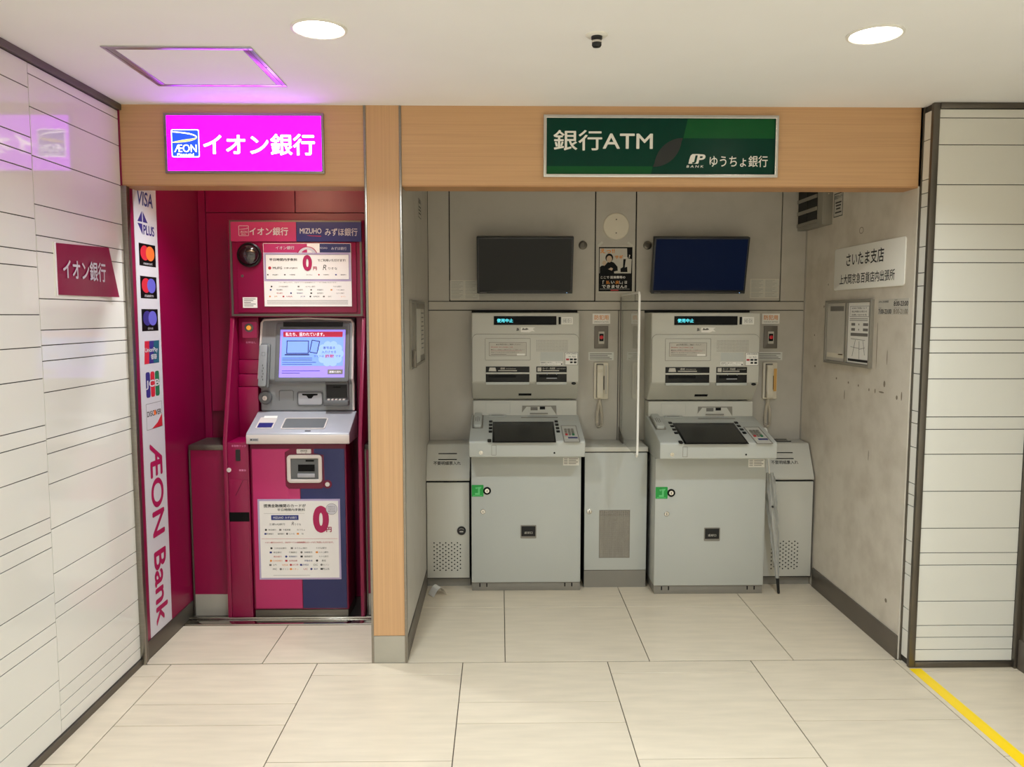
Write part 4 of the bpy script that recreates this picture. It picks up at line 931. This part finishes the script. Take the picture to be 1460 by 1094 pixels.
    l2 = B(MB().lathe(FRONT, (-0.233, 0.0, 0.443), [(0.0135, 0), (0.0135, 0.003), (0.011, 0.005), (0.001, 0.005)], 24), 'lock', 'chrome')
    B(MB().box(-0.2345, -0.2315, -0.0064, -0.0048, 0.437, 0.449), 'keyway', 'ink', l2)
    rb = B(MB().plate(FRONT, (0.012, 0.0005, 0.331), 0.086, 0.073, 0.003, 0.005), 'return_slot', 'plinth')
    B(MB().box(-0.026, 0.050, -0.0034, -0.002, 0.306, 0.362), 'return_flap', 'atm_dark', rb, bevel=0.001)
    B(MB().text(FRONT, (0.012, -0.0034, 0.326), '返却口', 0.044, 0.013, bold=0.01), 'return_lettering', 'doc', rb)
    tg = B(MB().plate(FRONT, (0.241, 0.0, 0.715), 0.086, 0.042, 0.0008), 'rating_label', 'paper')
    m = MB()
    for i in range(4): m.box(0.203, 0.222, -0.0012, -0.0008, 0.729-i*0.009, 0.732-i*0.009); m.box(0.228, 0.278-0.01*(i % 2), -0.0012, -0.0008, 0.729-i*0.009, 0.732-i*0.009)
    B(m, 'label_print', 'ink_grey', tg)
    return a
grey_machine(0.141, 0.875, 0.300, '011', 'grey cash machine between the oak divider and the acrylic screen')
grey_machine(1.1215, 0.810, 0.365, '012', 'grey cash machine with a clear umbrella leaning on it')
MB_gap = MB().box(-0.160, 0.440, 1.174, 1.1802, 1.513, 1.529).box(0.822, 1.421, 1.174, 1.1802, 1.513, 1.527)
MB_gap.build('machine_gap', 'groove', bw)

# ------------------------------------------------------------------ receipt bins and centre cabinet
def receipt_bin(x0, x1, label, knob):
    c = (x0+x1)/2
    t = thing('receipt_bin', label, 'waste bin', (c, 0.94, 0), 'receipt waste bins')
    MB().box(x0, x1, 0.965, 1.178, 0.0, 0.048).build('plinth', 'plinth', t)
    MB().box(x0, x1, 0.945, 1.178, 0.048, 0.592).build('body', 'groove', t)
    dr = MB().box(x0+0.003, x1-0.003, 0.938, 0.946, 0.054, 0.588).build('door', 'atm_mid', t, bevel=0.002)
    hd = MB().prism([(0.935, 0.598), (0.935, 0.612), (1.025, 0.778), (1.034, 0.786), (1.178, 0.786), (1.178, 0.598)], x0, x1).build('hood', 'atm_mid', t, bevel=0.003)
    u = Vector((0, 0.090, 0.166)).normalized(); HF = ((1, 0, 0), tuple(u))
    def q(px, z): return (px, 0.935 + (z-0.612)*0.090/0.166 - 0.0002, z)
    m = MB()
    for z in (0.737, 0.707): m.plate(HF, q(c-0.004, z), 0.102, 0.005, 0.0008)
    m.build('paper_slot', 'atm_black', hd)
    MB().text(HF, q(c-0.006, 0.688), '不要明細票入れ', 0.150, 0.022, bold=0.008, t=0.0008).build('lettering', 'ink', hd)
    if knob:
        k = MB().lathe(FRONT, (x1-0.046, 0.9385, 0.321), [(0.024, 0), (0.024, 0.006), (0.020, 0.012), (0.006, 0.013)], 26).build('combination_lock', 'black', dr)
        m = MB(); arc_band(m, FRONT, (x1-0.046, 0.9262, 0.324), 0.015, 0.012, 0.002, 0.002, 30, 150, 0.0004); m.box(x1-0.056, x1-0.036, 0.9252, 0.926, 0.315, 0.321); m.build('lock_dial', 'doc', k)
    m = MB()
    for j in range(15):
        for i in range(10):
            if (i+j) % 2 == 0: m.disc(FRONT, (c-0.078+i*0.016, 0.938, 0.098+j*0.011), 0.0042, 0.0004, 6)
    tag(m.build('perforation', 'atm_black', dr, smooth=0), kind='stuff')
receipt_bin(-0.404, -0.166, 'grey receipt bin with black dial lock beside the oak divider', True)
receipt_bin(1.435, 1.726, 'grey receipt bin behind the clear umbrella beside the stained wall', False)

t = thing('service_cabinet', 'low grey cabinet with mesh grille between the two cash machines', 'cabinet', (0.632, 0.925, 0))
MB().box(0.462, 0.803, 0.935, 1.178, 0.0, 0.758).build('body', 'groove', t)
MB().box(0.462, 0.803, 0.930, 0.945, 0.0, 0.096).build('plinth', 'plinth', t)
dr = MB().box(0.462, 0.803, 0.925, 0.936, 0.099, 0.753).build('door', 'atm', t, bevel=0.002)
MB().box(0.458, 0.806, 0.922, 1.178, 0.759, 0.785).build('top', 'atm_mid', t, bevel=0.003)
k = MB().lathe(FRONT, (0.488, 0.9255, 0.428), [(0.0145, 0), (0.0145, 0.003), (0.011, 0.005), (0.001, 0.005)], 22).build('lock', 'chrome', dr)
MB().box(0.4865, 0.4895, 0.9195, 0.921, 0.422, 0.434).build('keyway', 'ink', k)
g = MB().frame(FRONT, (0.6275, 0.9255, 0.302), 0.170, 0.268, 0.004, 0.002).build('grille_frame', 'plinth', dr)
MB().plate(FRONT, (0.6275, 0.9255, 0.302), 0.163, 0.261, 0.0005).build('grille_backing', 'atm_dark', g)
m = MB()
for i in range(28): m.box(0.5475+i*0.0058, 0.5475+i*0.0058+0.0024, 0.9230, 0.9246, 0.172, 0.432)
for i in range(44): m.box(0.546, 0.709, 0.9224, 0.9236, 0.173+i*0.0059, 0.173+i*0.0059+0.0020)
tag(m.build('grille_mesh', 'grille_bar', g, smooth=0), kind='stuff')

# acrylic partition
t = thing('acrylic_partition', 'upright clear acrylic screen between the two cash machines', 'partition', (0.69, 0.9, 0.785))
pr = [(1.176, 0.788), (0.62, 0.788)] + [(0.62-0.02*math.sin(a), 0.808-0.02*math.cos(a)) for a in frange(6, 0.2, 1.4)] + [(0.60, 0.81), (0.60, 1.59)] + [(0.62-0.02*math.cos(a), 1.592+0.02*math.sin(a)) for a in frange(6, 0.2, 1.4)] + [(0.62, 1.612), (1.176, 1.612)]
MB().prism(pr, 0.687, 0.692).build('screen', 'clear', t)
MB().tube([(0.6895, 0.640, 0.787), (0.6895, 0.615, 0.789), (0.6895, 0.602, 0.802), (0.6895, 0.5995, 0.83), (0.6895, 0.5995, 1.57), (0.6895, 0.602, 1.598), (0.6895, 0.615, 1.611), (0.6895, 0.640, 1.6125), (0.6895, 1.17, 1.6125)], 0.0058, 8).build('edge_bead', 'edge', t)
MB().prism([(1.176, 0.7855), (1.03, 0.7855), (1.03, 0.806), (1.15, 0.84), (1.176, 0.86)], 0.682, 0.6865).build('bracket', 'dark_steel', t)
MB().box(0.6845, 0.6868, 1.166, 1.178, 0.86, 1.60).build('wall_channel', 'skirting', t)

# ------------------------------------------------------------------ monitors
def monitor(cx, scr, label, tw):
    t = thing('monitor', label, 'monitor', (cx, 1.08, 1.775), 'wall monitors above the grey cash machines')
    t.rotation_euler = (math.radians(14), 0, 0)
    B = lambda mb, n, m, p=t, **k: mb.build(n, m, p, local=True, **k)
    B(MB().box(-tw/2, tw/2, -0.018, 0.022, -0.157, 0.157), 'case', 'black', bevel=0.004)
    B(MB().plate(FRONT, (0, -0.0175, 0.006), tw-0.022, 0.286, 0.001), 'screen', scr)
    B(MB().frame(FRONT, (0, -0.0175, 0.0), tw-0.004, 0.310, 0.009, 0.003), 'bezel', 'black', bevel=0.001)
    B(MB().box(tw/2-0.034, tw/2-0.030, -0.0212, -0.0204, -0.1525, -0.1495), 'power_light', 'em_led')
    B(MB().box(-tw/2+0.017, -tw/2+0.053, -0.0209, -0.0204, -0.1520, -0.1495), 'maker_mark', 'ink_grey')
    B(MB().box(-0.06, 0.06, 0.022, 0.050, -0.06, 0.06), 'mount', 'black')
monitor(0.139, 'tv_grey', 'black wall monitor with dull grey screen above the machine nearest the divider', 0.530)
monitor(1.105, 'tv_blue', 'black wall monitor with dark blue screen above the machine with the umbrella', 0.526)

# ------------------------------------------------------------------ things on the alcove back wall
YW = 1.18
def help_set(cx, which, yellow):
    w_ = which
    t = thing('security_label', 'small white label with orange lettering above the red switch, ' + w_, 'label', (cx, YW, 1.45))
    MB().box(cx-0.050, cx+0.050, YW-0.002, YW, 1.450, 1.508).build('plate', 'paper', t)
    MB().text(FRONT, (cx, YW-0.002, 1.486), '防犯用', 0.080, 0.028, bold=0.012).build('lettering', 'orange', t)
    MB().text(FRONT, (cx, YW-0.002, 1.461), 'EMERGENCY BUTTON', 0.080, 0.007).build('lettering', 'ink_grey', t)
    t = thing('emergency_switch', 'grey switch plate with a red button, ' + w_, 'switch', (cx, YW, 1.31))
    MB().plate(FRONT, (cx, YW, 1.374), 0.078, 0.128, 0.008, 0.003).build('plate', 'grey_plate', t, bevel=0.002)
    k = MB().plate(FRONT, (cx, YW-0.008, 1.372), 0.032, 0.070, 0.004, 0.003).build('switch_frame', 'doc', t)
    MB().box(cx-0.012, cx+0.012, YW-0.0135, YW-0.012, 1.352, 1.394).build('switch_well', 'atm_black', k)
    MB().lathe(FRONT, (cx, YW-0.0135, 1.374), [(0.011, 0), (0.010, 0.008), (0.002, 0.010)], 16).build('button', 'red', k)
    t = thing('phone_notice', 'clear notice strip with grey print between switch and intercom, ' + w_, 'label', (cx, YW, 1.242))
    MB().box(cx-0.072, cx+0.072, YW-0.0015, YW, 1.243, 1.289).build('strip', 'film_label', t)
    m = MB()
    for i in range(4): m.box(cx-0.064, cx+0.062-0.012*((i*2) % 3), YW-0.002, YW-0.0015, 1.277-i*0.0095, 1.281-i*0.0095)
    m.build('print', 'ink_grey', t)
    t = thing('intercom_phone', ('cream wall intercom with yellowed label and hanging cord, ' if yellow else 'cream wall intercom handset with hanging cord, ') + w_, 'phone', (cx, YW, 1.02))
    MB().plate(FRONT, (cx, YW, 1.126), 0.082, 0.210, 0.018, 0.008).build('base', 'cream', t, bevel=0.003)
    if yellow: MB().box(cx+0.020, cx+0.037, YW-0.0195, YW-0.018, 1.065, 1.195).build('side_label', 'gold_label', t)
    else: MB().box(cx+0.022, cx+0.034, YW-0.0195, YW-0.018, 1.05, 1.215).build('side_label', 'doc', t)
    MB().box(cx-0.028, cx+0.012, YW-0.0192, YW-0.018, 1.018+0.012, 1.224).build('cradle_well', 'ink_grey', t)
    MB().prism([(YW-0.020, 1.030), (YW-0.046, 1.030), (YW-0.052, 1.060), (YW-0.042, 1.080), (YW-0.040, 1.175), (YW-0.050, 1.195), (YW-0.044, 1.218), (YW-0.020, 1.218)], cx-0.026, cx+0.010).build('handset', 'cream', t, bevel=0.004)
    MB().box(cx+0.014, cx+0.018, YW-0.024, YW-0.018, 1.075, 1.155).build('hook_switch', 'atm_dark', t)
    path = []
    N = 26*12
    for i in range(N):
        k = i/(N-1)
        if k < 0.5: px, pz = -0.006 + 0.0*k, 1.02 - (k/0.5)*0.155
        else: px, pz = 0.010, 0.865 + ((k-0.5)/0.5)*0.155
        s_ = math.sin(PI*k); px = cx - 0.008 + (-0.013 if k < 0.5 else 0.013)*min(1, s_*1.3)*1.0 if abs(k-0.5) > 0.06 else cx - 0.008 + 0.013*math.sin((k-0.5)/0.06*PI/2)
        if abs(k-0.5) < 0.06: pz = 0.8836 - 0.022*math.cos((k-0.5)/0.06*PI/2)
        a = k*26*2*PI*2
        path.append((px + 0.0065*math.cos(a), YW-0.014 + 0.0065*math.sin(a), pz))
    MB().tube(path, 0.0027, 5).build('coiled_cord', 'cord', t)
help_set(0.577, 'beside the acrylic screen', False)
help_set(1.545, 'beside the stained side wall', True)

t = thing('round_cover', 'round off-white cover plate between the two monitors', 'cover plate', (0.655, YW, 1.997))
MB().lathe(FRONT, (0.655, YW, 1.997), [(0.074, 0), (0.074, 0.004), (0.070, 0.007), (0.001, 0.008)], 40).build('plate', 'cream', t)
for z in (2.035, 1.960): MB().disc(FRONT, (0.655, YW-0.0075, z), 0.004, 0.001, 10).build('screw', 'dark_steel', t)

t = thing('warning_poster', 'small black and white warning poster taped between the monitors', 'poster', (0.654, YW, 1.628))
px0, px1, pz0, pz1 = 0.559, 0.749, 1.634, 1.882
MB().box(0.553, 0.757, YW-0.001, YW, 1.625, 1.890).build('sleeve', 'doc', t)
MB().box(px0, px1, YW-0.0018, YW-0.001, pz0, pz1).build('sheet', 'atm_black', t)
Yp = YW-0.0018
m = MB(); m.ext(FRONT, (0, Yp, 0), [(0.563, 1.735), (0.742, 1.735), (0.745, 1.815), (0.720, 1.820), (0.718, 1.875), (0.563, 1.875)], 0.0003); m.build('picture_ground', 'doc', t)
m = MB()
m.ext(FRONT, (0, Yp-0.0003, 0), [(0.565, 1.730), (0.648, 1.730), (0.645, 1.745), (0.667, 1.750), (0.665, 1.772), (0.645, 1.795), (0.628, 1.802), (0.612, 1.800), (0.594, 1.780), (0.575, 1.778), (0.565, 1.770)], 0.0003)
m.disc(FRONT, (0.618, Yp-0.0003, 1.822), 0.022, 0.0003, 18, 0.024); m.ext(FRONT, (0, Yp-0.0003, 0), [(0.683, 1.742), (0.722, 1.742), (0.720, 1.772), (0.706, 1.768), (0.712, 1.815), (0.698, 1.815), (0.696, 1.770), (0.682, 1.762)], 0.0003)
m.build('figure_dark', 'atm_black', t)
m = MB(); m.disc(FRONT, (0.618, Yp-0.0006, 1.815), 0.0155, 0.0003, 16, 0.019); m.ext(FRONT, (0, Yp-0.0006, 0), [(0.576, 1.790), (0.590, 1.776), (0.602, 1.790), (0.598, 1.806), (0.584, 1.806)], 0.0003); m.ext(FRONT, (0, Yp-0.0006, 0), [(0.612, 1.758), (0.634, 1.750), (0.640, 1.762), (0.628, 1.768)], 0.0003)
m.build('figure_skin', 'skin', t)
m = MB(); m.text(FRONT, (0.607, Yp-0.001, 1.860), 'えっ!!', 0.082, 0.026, bold=0.03); m.text(FRONT, (0.672, Yp-0.001, 1.826), 'サギ', 0.046, 0.022, bold=0.03); m.text(FRONT, (0.612, Yp-0.001, 1.685), '払', 0.022, 0.020, bold=0.02); m.text(FRONT, (0.665, Yp-0.001, 1.685), '戻', 0.022, 0.020, bold=0.02)
m.build('lettering', 'orange', t)
m = MB(); m.text(FRONT, (0.718, Yp-0.001, 1.830), '…?', 0.036, 0.018, bold=0.02); m.text(FRONT, (0.640, Yp-0.001, 1.713), 'ここで 医療費等の', 0.140, 0.015, bold=0.015); m.text(FRONT, (0.586, Yp-0.001, 1.685), '「', 0.008, 0.020, bold=0.02); m.text(FRONT, (0.639, Yp-0.001, 1.685), 'い', 0.019, 0.015, bold=0.02); m.text(FRONT, (0.699, Yp-0.001, 1.685), 'し」は', 0.044, 0.018, bold=0.02)
m.text(FRONT, (0.648, Yp-0.001, 1.661), 'できません!!', 0.142, 0.019, bold=0.02); m.box(0.566, 0.735, Yp-0.0008, Yp, 1.6465, 1.6475); m.build('lettering', 'paper', t)
MB().box(0.628, 0.672, Yp-0.0008, Yp, 1.637, 1.643).build('print_bar', 'ink_red', t)
for x, a in ((0.567, 0.7), (0.735, -0.6)):
    c, s_ = math.cos(a), math.sin(a); F_ = ((c, 0, s_), (-s_, 0, c))
    MB().plate(F_, (x, YW-0.0012, 1.899), 0.034, 0.012, 0.0004).build('tape', 'atm_mid', t)

for cx, lab in ((-0.199, 'faint grey three-row notice card under the grey-screened monitor'), (1.502, 'faint grey three-row notice card under the blue-screened monitor')):
    cz = 1.641 if cx < 0 else 1.650
    t = thing('notice_card', lab, 'notice', (cx, YW-0.003, cz-0.054), 'faint notice cards under the monitors')
    MB().box(cx-0.082, cx+0.082, YW-0.0045, YW-0.003, cz-0.054, cz+0.054).build('card', 'atm_mid', t)
    m = MB().frame(FRONT, (cx, YW-0.0045, cz), 0.164, 0.108, 0.002, 0.0004)
    for z in (cz+0.006, cz-0.024): m.box(cx-0.080, cx+0.080, YW-0.005, YW-0.0045, z-0.0008, z+0.0008)
    m.box(cx-0.002, cx-0.0005, YW-0.005, YW-0.0045, cz-0.05, cz+0.05)
    m.build('ruling', 'cream', t)
    m = MB()
    for i in range(12): m.box(cx-0.074, cx-0.010-0.01*(i % 3), YW-0.005, YW-0.0045, cz+0.046-i*0.0083, cz+0.0475-i*0.0083).box(cx+0.006, cx+0.070-0.012*((i+1) % 3), YW-0.005, YW-0.0045, cz+0.046-i*0.0083, cz+0.0475-i*0.0083)
    m.build('print', 'plinth', t)

# ------------------------------------------------------------------ things on the stained right wall
XR = 1.735
t = thing('air_vent', 'dark slatted ventilation box high in the alcove corner', 'vent', (1.708, 1.0, 1.972))
MB().box(1.681, XR, 0.838, 1.178, 1.972, 2.33).build('casing', 'vent_body', t, bevel=0.003)
MB().box(1.6795, 1.682, 0.905, 1.168, 2.005, 2.31).build('opening', 'vent_dark', t)
for z in (1.988, 2.054, 2.120, 2.186, 2.252): MB().box(1.673, 1.681, 0.905, 1.17, z, z+0.019).build('slat', 'vent_body', t, bevel=0.002)
MB().box(1.677, 1.6812, 1.035, 1.047, 2.005, 2.31).build('mullion', 'vent_dark', t)
MB().disc(FRONT, (1.71, 0.838, 2.13), 0.004, 0.002, 10).build('screw', 'chrome', t)

t = thing('notice_sticker', 'small bordered white notice sticker beside the slatted vent', 'sticker', (XR, 0.768, 2.0))
MB().box(XR-0.0012, XR, 0.712, 0.824, 2.000, 2.126).build('sheet', 'doc', t)
m = MB().frame(RWALL, (XR-0.0012, 0.768, 2.063), 0.106, 0.120, 0.004, 0.0004)
m.text(RWALL, (XR-0.0012, 0.768, 2.103), '防犯カメラ', 0.088, 0.020, bold=0.01)
for z, wd in ((2.075, 0.07), (2.060, 0.06), (2.044, 0.05), (2.025, 0.075)): m.plate(RWALL, (XR-0.0012, 0.768, z), wd, 0.007, 0.0004)
m.build('print', 'ink', t)

t = thing('branch_plaque', 'large white branch name plaque with black lettering on the stained wall', 'plaque', (XR, 0.425, 1.622))
MB().plate(RWALL, (XR, 0.4245, 1.731), 0.708, 0.210, 0.006, 0.014).build('plate', 'white', t, bevel=0.0015)
m = MB(); m.text(RWALL, (XR-0.006, 0.447, 1.773), 'さいたま支店', 0.385, 0.066, bold=0.012); m.text(RWALL, (XR-0.006, 0.430, 1.678), '上大岡京急百貨店内出張所', 0.560, 0.050, bold=0.010); m.build('lettering', 'ink', t)

t = thing('notice_case', 'worn metal double notice frame under the white plaque', 'frame', (XR, 0.595, 1.25))
MB().box(XR-0.008, XR, 0.338, 0.850, 1.252, 1.574).build('backing', 'vent_body', t)
MB().frame(RWALL, (XR-0.006, 0.594, 1.413), 0.514, 0.324, 0.014, 0.012).build('frame', 'vent_body', t, bevel=0.002)
MB().box(XR-0.018, XR-0.006, 0.588, 0.606, 1.264, 1.562).build('divider', 'vent_body', t, bevel=0.001)
k = MB().box(XR-0.009, XR-0.008, 0.610, 0.836, 1.266, 1.560).build('clear_pocket', 'doc', t)
MB().box(XR-0.0095, XR-0.009, 0.640, 0.800, 1.520, 1.545).build('print', 'ink_grey', k)
MB().box(XR-0.0095, XR-0.009, 0.618, 0.828, 1.282, 1.305).build('paper_edge', 'cream', k)
MB().box(XR-0.0095, XR-0.009, 0.640, 0.690, 1.298, 1.303).build('print', 'orange', k)
k = MB().box(XR-0.009, XR-0.008, 0.352, 0.586, 1.268, 1.560).build('document', 'paper', t)
m = MB().frame(RWALL, (XR-0.009, 0.470, 1.517), 0.200, 0.052, 0.002, 0.0004)
for i, s_ in enumerate(('ATMのご利用について', '休止時間のお知らせ', 'お問い合わせ先')): m.text(RWALL, (XR-0.009, 0.470, 1.533-i*0.016), s_, 0.16, 0.010, bold=0.01)
for i, z in enumerate((1.482, 1.474)): m.plate(RWALL, (XR-0.009, 0.475, z), 0.19, 0.003, 0.0004)
for z in (1.455, 1.430): m.plate(RWALL, (XR-0.009, 0.53, z), 0.04, 0.013, 0.0004); m.plate(RWALL, (XR-0.009, 0.40, z), 0.05, 0.013, 0.0004); m.disc(RWALL, (XR-0.009, 0.47, z), 0.005, 0.0004, 8)
m.plate(RWALL, (XR-0.009, 0.465, 1.406), 0.18, 0.015, 0.0004)
for a, b in (((0.55, 1.385), (0.40, 1.380)), ((0.50, 1.38), (0.53, 1.30)), ((0.46, 1.375), (0.455, 1.29)), ((0.42, 1.378), (0.40, 1.31)), ((0.55, 1.345), (0.46, 1.34)), ((0.46, 1.335), (0.40, 1.345))):
    m.tube([(XR-0.0092, a[0], a[1]), (XR-0.0092, b[0], b[1])], 0.0012, 4)
m.build('print', 'ink_grey', k)
MB().box(XR-0.0095, XR-0.009, 0.365, 0.575, 1.275, 1.287).build('footer_bar', 'ink', k)

t = thing('hours_sign', 'grey opening hours sticker beside the notice frame', 'sign', (XR, 0.164, 1.502))
MB().box(XR-0.0012, XR, 0.030, 0.300, 1.502, 1.572).build('sheet', 'doc', t)
m = MB(); m.text(RWALL, (XR-0.0012, 0.25, 1.560), 'ATMご利用時間', 0.09, 0.010); m.text(RWALL, (XR-0.0012, 0.235, 1.516), '7:00-23:00', 0.118, 0.021, bold=0.015); m.text(RWALL, (XR-0.0012, 0.096, 1.550), '8:00-23:00', 0.122, 0.021, bold=0.015)
m.text(RWALL, (XR-0.0012, 0.28, 1.531), '平日', 0.02, 0.005); m.text(RWALL, (XR-0.0012, 0.14, 1.566), '土曜日', 0.026, 0.005); m.build('lettering', 'ink', t)
m = MB(); m.text(RWALL, (XR-0.0012, 0.096, 1.516), '8:00-21:00', 0.122, 0.021, bold=0.012); m.text(RWALL, (XR-0.0012, 0.125, 1.531), '日曜・休日', 0.05, 0.005); m.build('lettering', 'smudge', t)

# ------------------------------------------------------------------ things on the divider's alcove side
XL = -0.405
t = thing('notice_case', 'faded grey notice holder on the alcove side of the divider', 'frame', (XL, 0.54, 1.257))
MB().box(XL, XL+0.008, 0.236, 0.842, 1.257, 1.568).build('backing', 'vent_body', t, bevel=0.001)
MB().frame(LWALL, (XL+0.007, 0.539, 1.4125), 0.606, 0.311, 0.012, 0.006).build('frame', 'plinth', t, bevel=0.001)
MB().box(XL+0.008, XL+0.013, 0.41, 0.42, 1.262, 1.562).build('divider', 'plinth', t)
MB().box(XL+0.008, XL+0.010, 0.64, 0.82, 1.30, 1.53).build('document', 'doc', t)
MB().box(XL+0.008, XL+0.010, 0.425, 0.62, 1.27, 1.53).build('document', 'atm_mid', t)
m = MB()
for i in range(9): m.plate(LWALL, (XL+0.010, 0.73, 1.51-i*0.022), 0.13-0.02*(i % 3), 0.006, 0.0004)
m.build('print', 'ink_grey', t)
MB().box(XL+0.008, XL+0.030, 0.236, 0.260, 1.264, 1.345).build('clip', 'dark_steel', t, bevel=0.002)
t = thing('notice_sticker', 'narrow grey printed sticker high on the divider', 'sticker', (XL, 0.744, 1.986))
MB().box(XL, XL+0.0012, 0.682, 0.806, 1.986, 2.082).build('sheet', 'alcove', t)
m = MB().frame(LWALL, (XL+0.0012, 0.744, 2.034), 0.120, 0.092, 0.003, 0.0004)
m.text(LWALL, (XL+0.0012, 0.744, 2.066), '防犯カメラ', 0.1, 0.018, bold=0.01)
for z in (2.042, 2.026, 2.010): m.plate(LWALL, (XL+0.0012, 0.744, z), 0.08, 0.007, 0.0004)
m.build('print', 'ink', t)

# ------------------------------------------------------------------ loose things
A = Vector((1.503, 0.813, 0.002)); Bv = Vector((1.446, 0.868, 0.72)); ax = (Bv-A)
t = thing('umbrella', 'closed clear plastic umbrella with black tip leaning beside the cash machine', 'umbrella', tuple(A))
P = lambda k: A + ax*k
MB().tube([P(0.0), P(0.01), P(0.115)], [0.006, 0.0075, 0.0085], 10).build('ferrule', 'black', t)
MB().tube([P(0.10), P(1.12)], 0.004, 8).build('shaft', 'white', t)
nr, nseg = 22, 18; vs = []; fs = []
d_ = ax.normalized(); s1 = d_.orthogonal().normalized(); s2 = d_.cross(s1)
for i in range(nseg+1):
    k = 0.115 + 0.79*i/nseg; rad = 0.008 + 0.017*math.sin(min(1, i/nseg*1.25)*PI/2) - (0.008 if i == nseg else 0)
    for j in range(nr):
        a = 2*PI*j/nr + 0.8*i/nseg; r_ = rad*(1 + 0.28*math.sin(7*a + i*0.4)); p = P(k) + (s1*math.cos(a) + s2*math.sin(a))*r_; vs.append(tuple(p))
for i in range(nseg):
    for j in range(nr): fs.append((i*nr+j, i*nr+(j+1) % nr, (i+1)*nr+(j+1) % nr, (i+1)*nr+j))
MB().add(vs, fs).build('canopy', 'film', t, smooth=1.2)
for j in range(6):
    a = 2*PI*j/6; off = s1*math.cos(a) + s2*math.sin(a)
    MB().tube([P(0.13)+off*0.006, P(0.6)+off*0.013, P(0.88)+off*0.010], 0.0012, 5).build('rib', 'chrome', t)
MB().tube([P(0.66)+Vector((-0.004, -0.022, 0)), P(0.66)+Vector((-0.004, -0.028, 0))], 0.006, 10).build('snap', 'black', t)
h0 = P(1.10); hpth = [h0, P(1.2)] + [P(1.2) + Vector((0, 0.022, 0.0)) + Vector((0, -0.022*math.cos(q), 0.022*math.sin(q))) for q in frange(8, 0.3, PI)]
MB().tube(hpth, 0.008, 10).build('handle', 'white', t)

# curled scrap of paper
vs = []; fs = []
nu, nv = 10, 4
for j in range(nv+1):
    for i in range(nu+1):
        a = i/nu; x = -0.055 + 0.11*a; z = 0.0035 + 0.046*max(0, math.sin(a*PI*0.97))**1.1 + 0.004*(1-a)
        vs.append((x, -0.026 + 0.052*j/nv, z))
for j in range(nv):
    for i in range(nu): q = j*(nu+1)+i; fs.append((q, q+1, q+nu+2, q+nu+1))
n0 = len(vs); vs += [(x, y, z+0.0006) for x, y, z in vs]; fs = [tuple(reversed(f)) for f in fs] + [tuple(i+n0 for i in f) for f in fs]
bd_ = list(range(nu+1)) + [j*(nu+1)+nu for j in range(1, nv+1)] + [nv*(nu+1)+i for i in range(nu-1, -1, -1)] + [j*(nu+1) for j in range(nv-1, 0, -1)]
fs += [(bd_[i], bd_[(i+1) % len(bd_)], bd_[(i+1) % len(bd_)]+n0, bd_[i]+n0) for i in range(len(bd_))]
pp = MB().add([(x*0.75, y*1.25, z-0.0035) for x, y, z in vs], fs).build('paper_scrap', 'paper')
pp.location = (-0.336, 0.825, 0.0); pp.rotation_euler = (0, 0, 0.55)
tag(pp, 'curled scrap of white paper on the floor before the receipt bin', 'paper')

tp_ = MB().box(1.739, 1.789, Y_REAR+0.1, -0.094, 0.0003, 0.0013).build('floor_tape', 'yellow')
tag(tp_, 'bright yellow tape line running along the tiled floor', 'tape')

t = thing('wire_stand', 'thin dark wire stand lying on the receipt bin top beside the stained wall', 'stand', (1.58, 1.12, 0.786))
MB().tube([(1.515, 1.10, 0.789), (1.575, 1.085, 0.789), (1.645, 1.078, 0.789)], 0.0026, 6).tube([(1.515, 1.150, 0.789), (1.645, 1.150, 0.789)], 0.0026, 6).build('wire', 'black', t)
MB().tube([(1.555, 1.090, 0.792), (1.585, 1.148, 0.792)], 0.0022, 6).build('cross_wire', 'black', t)
MB().box(1.560, 1.640, 1.115, 1.135, 0.7865, 0.790).build('base', 'chrome', t)
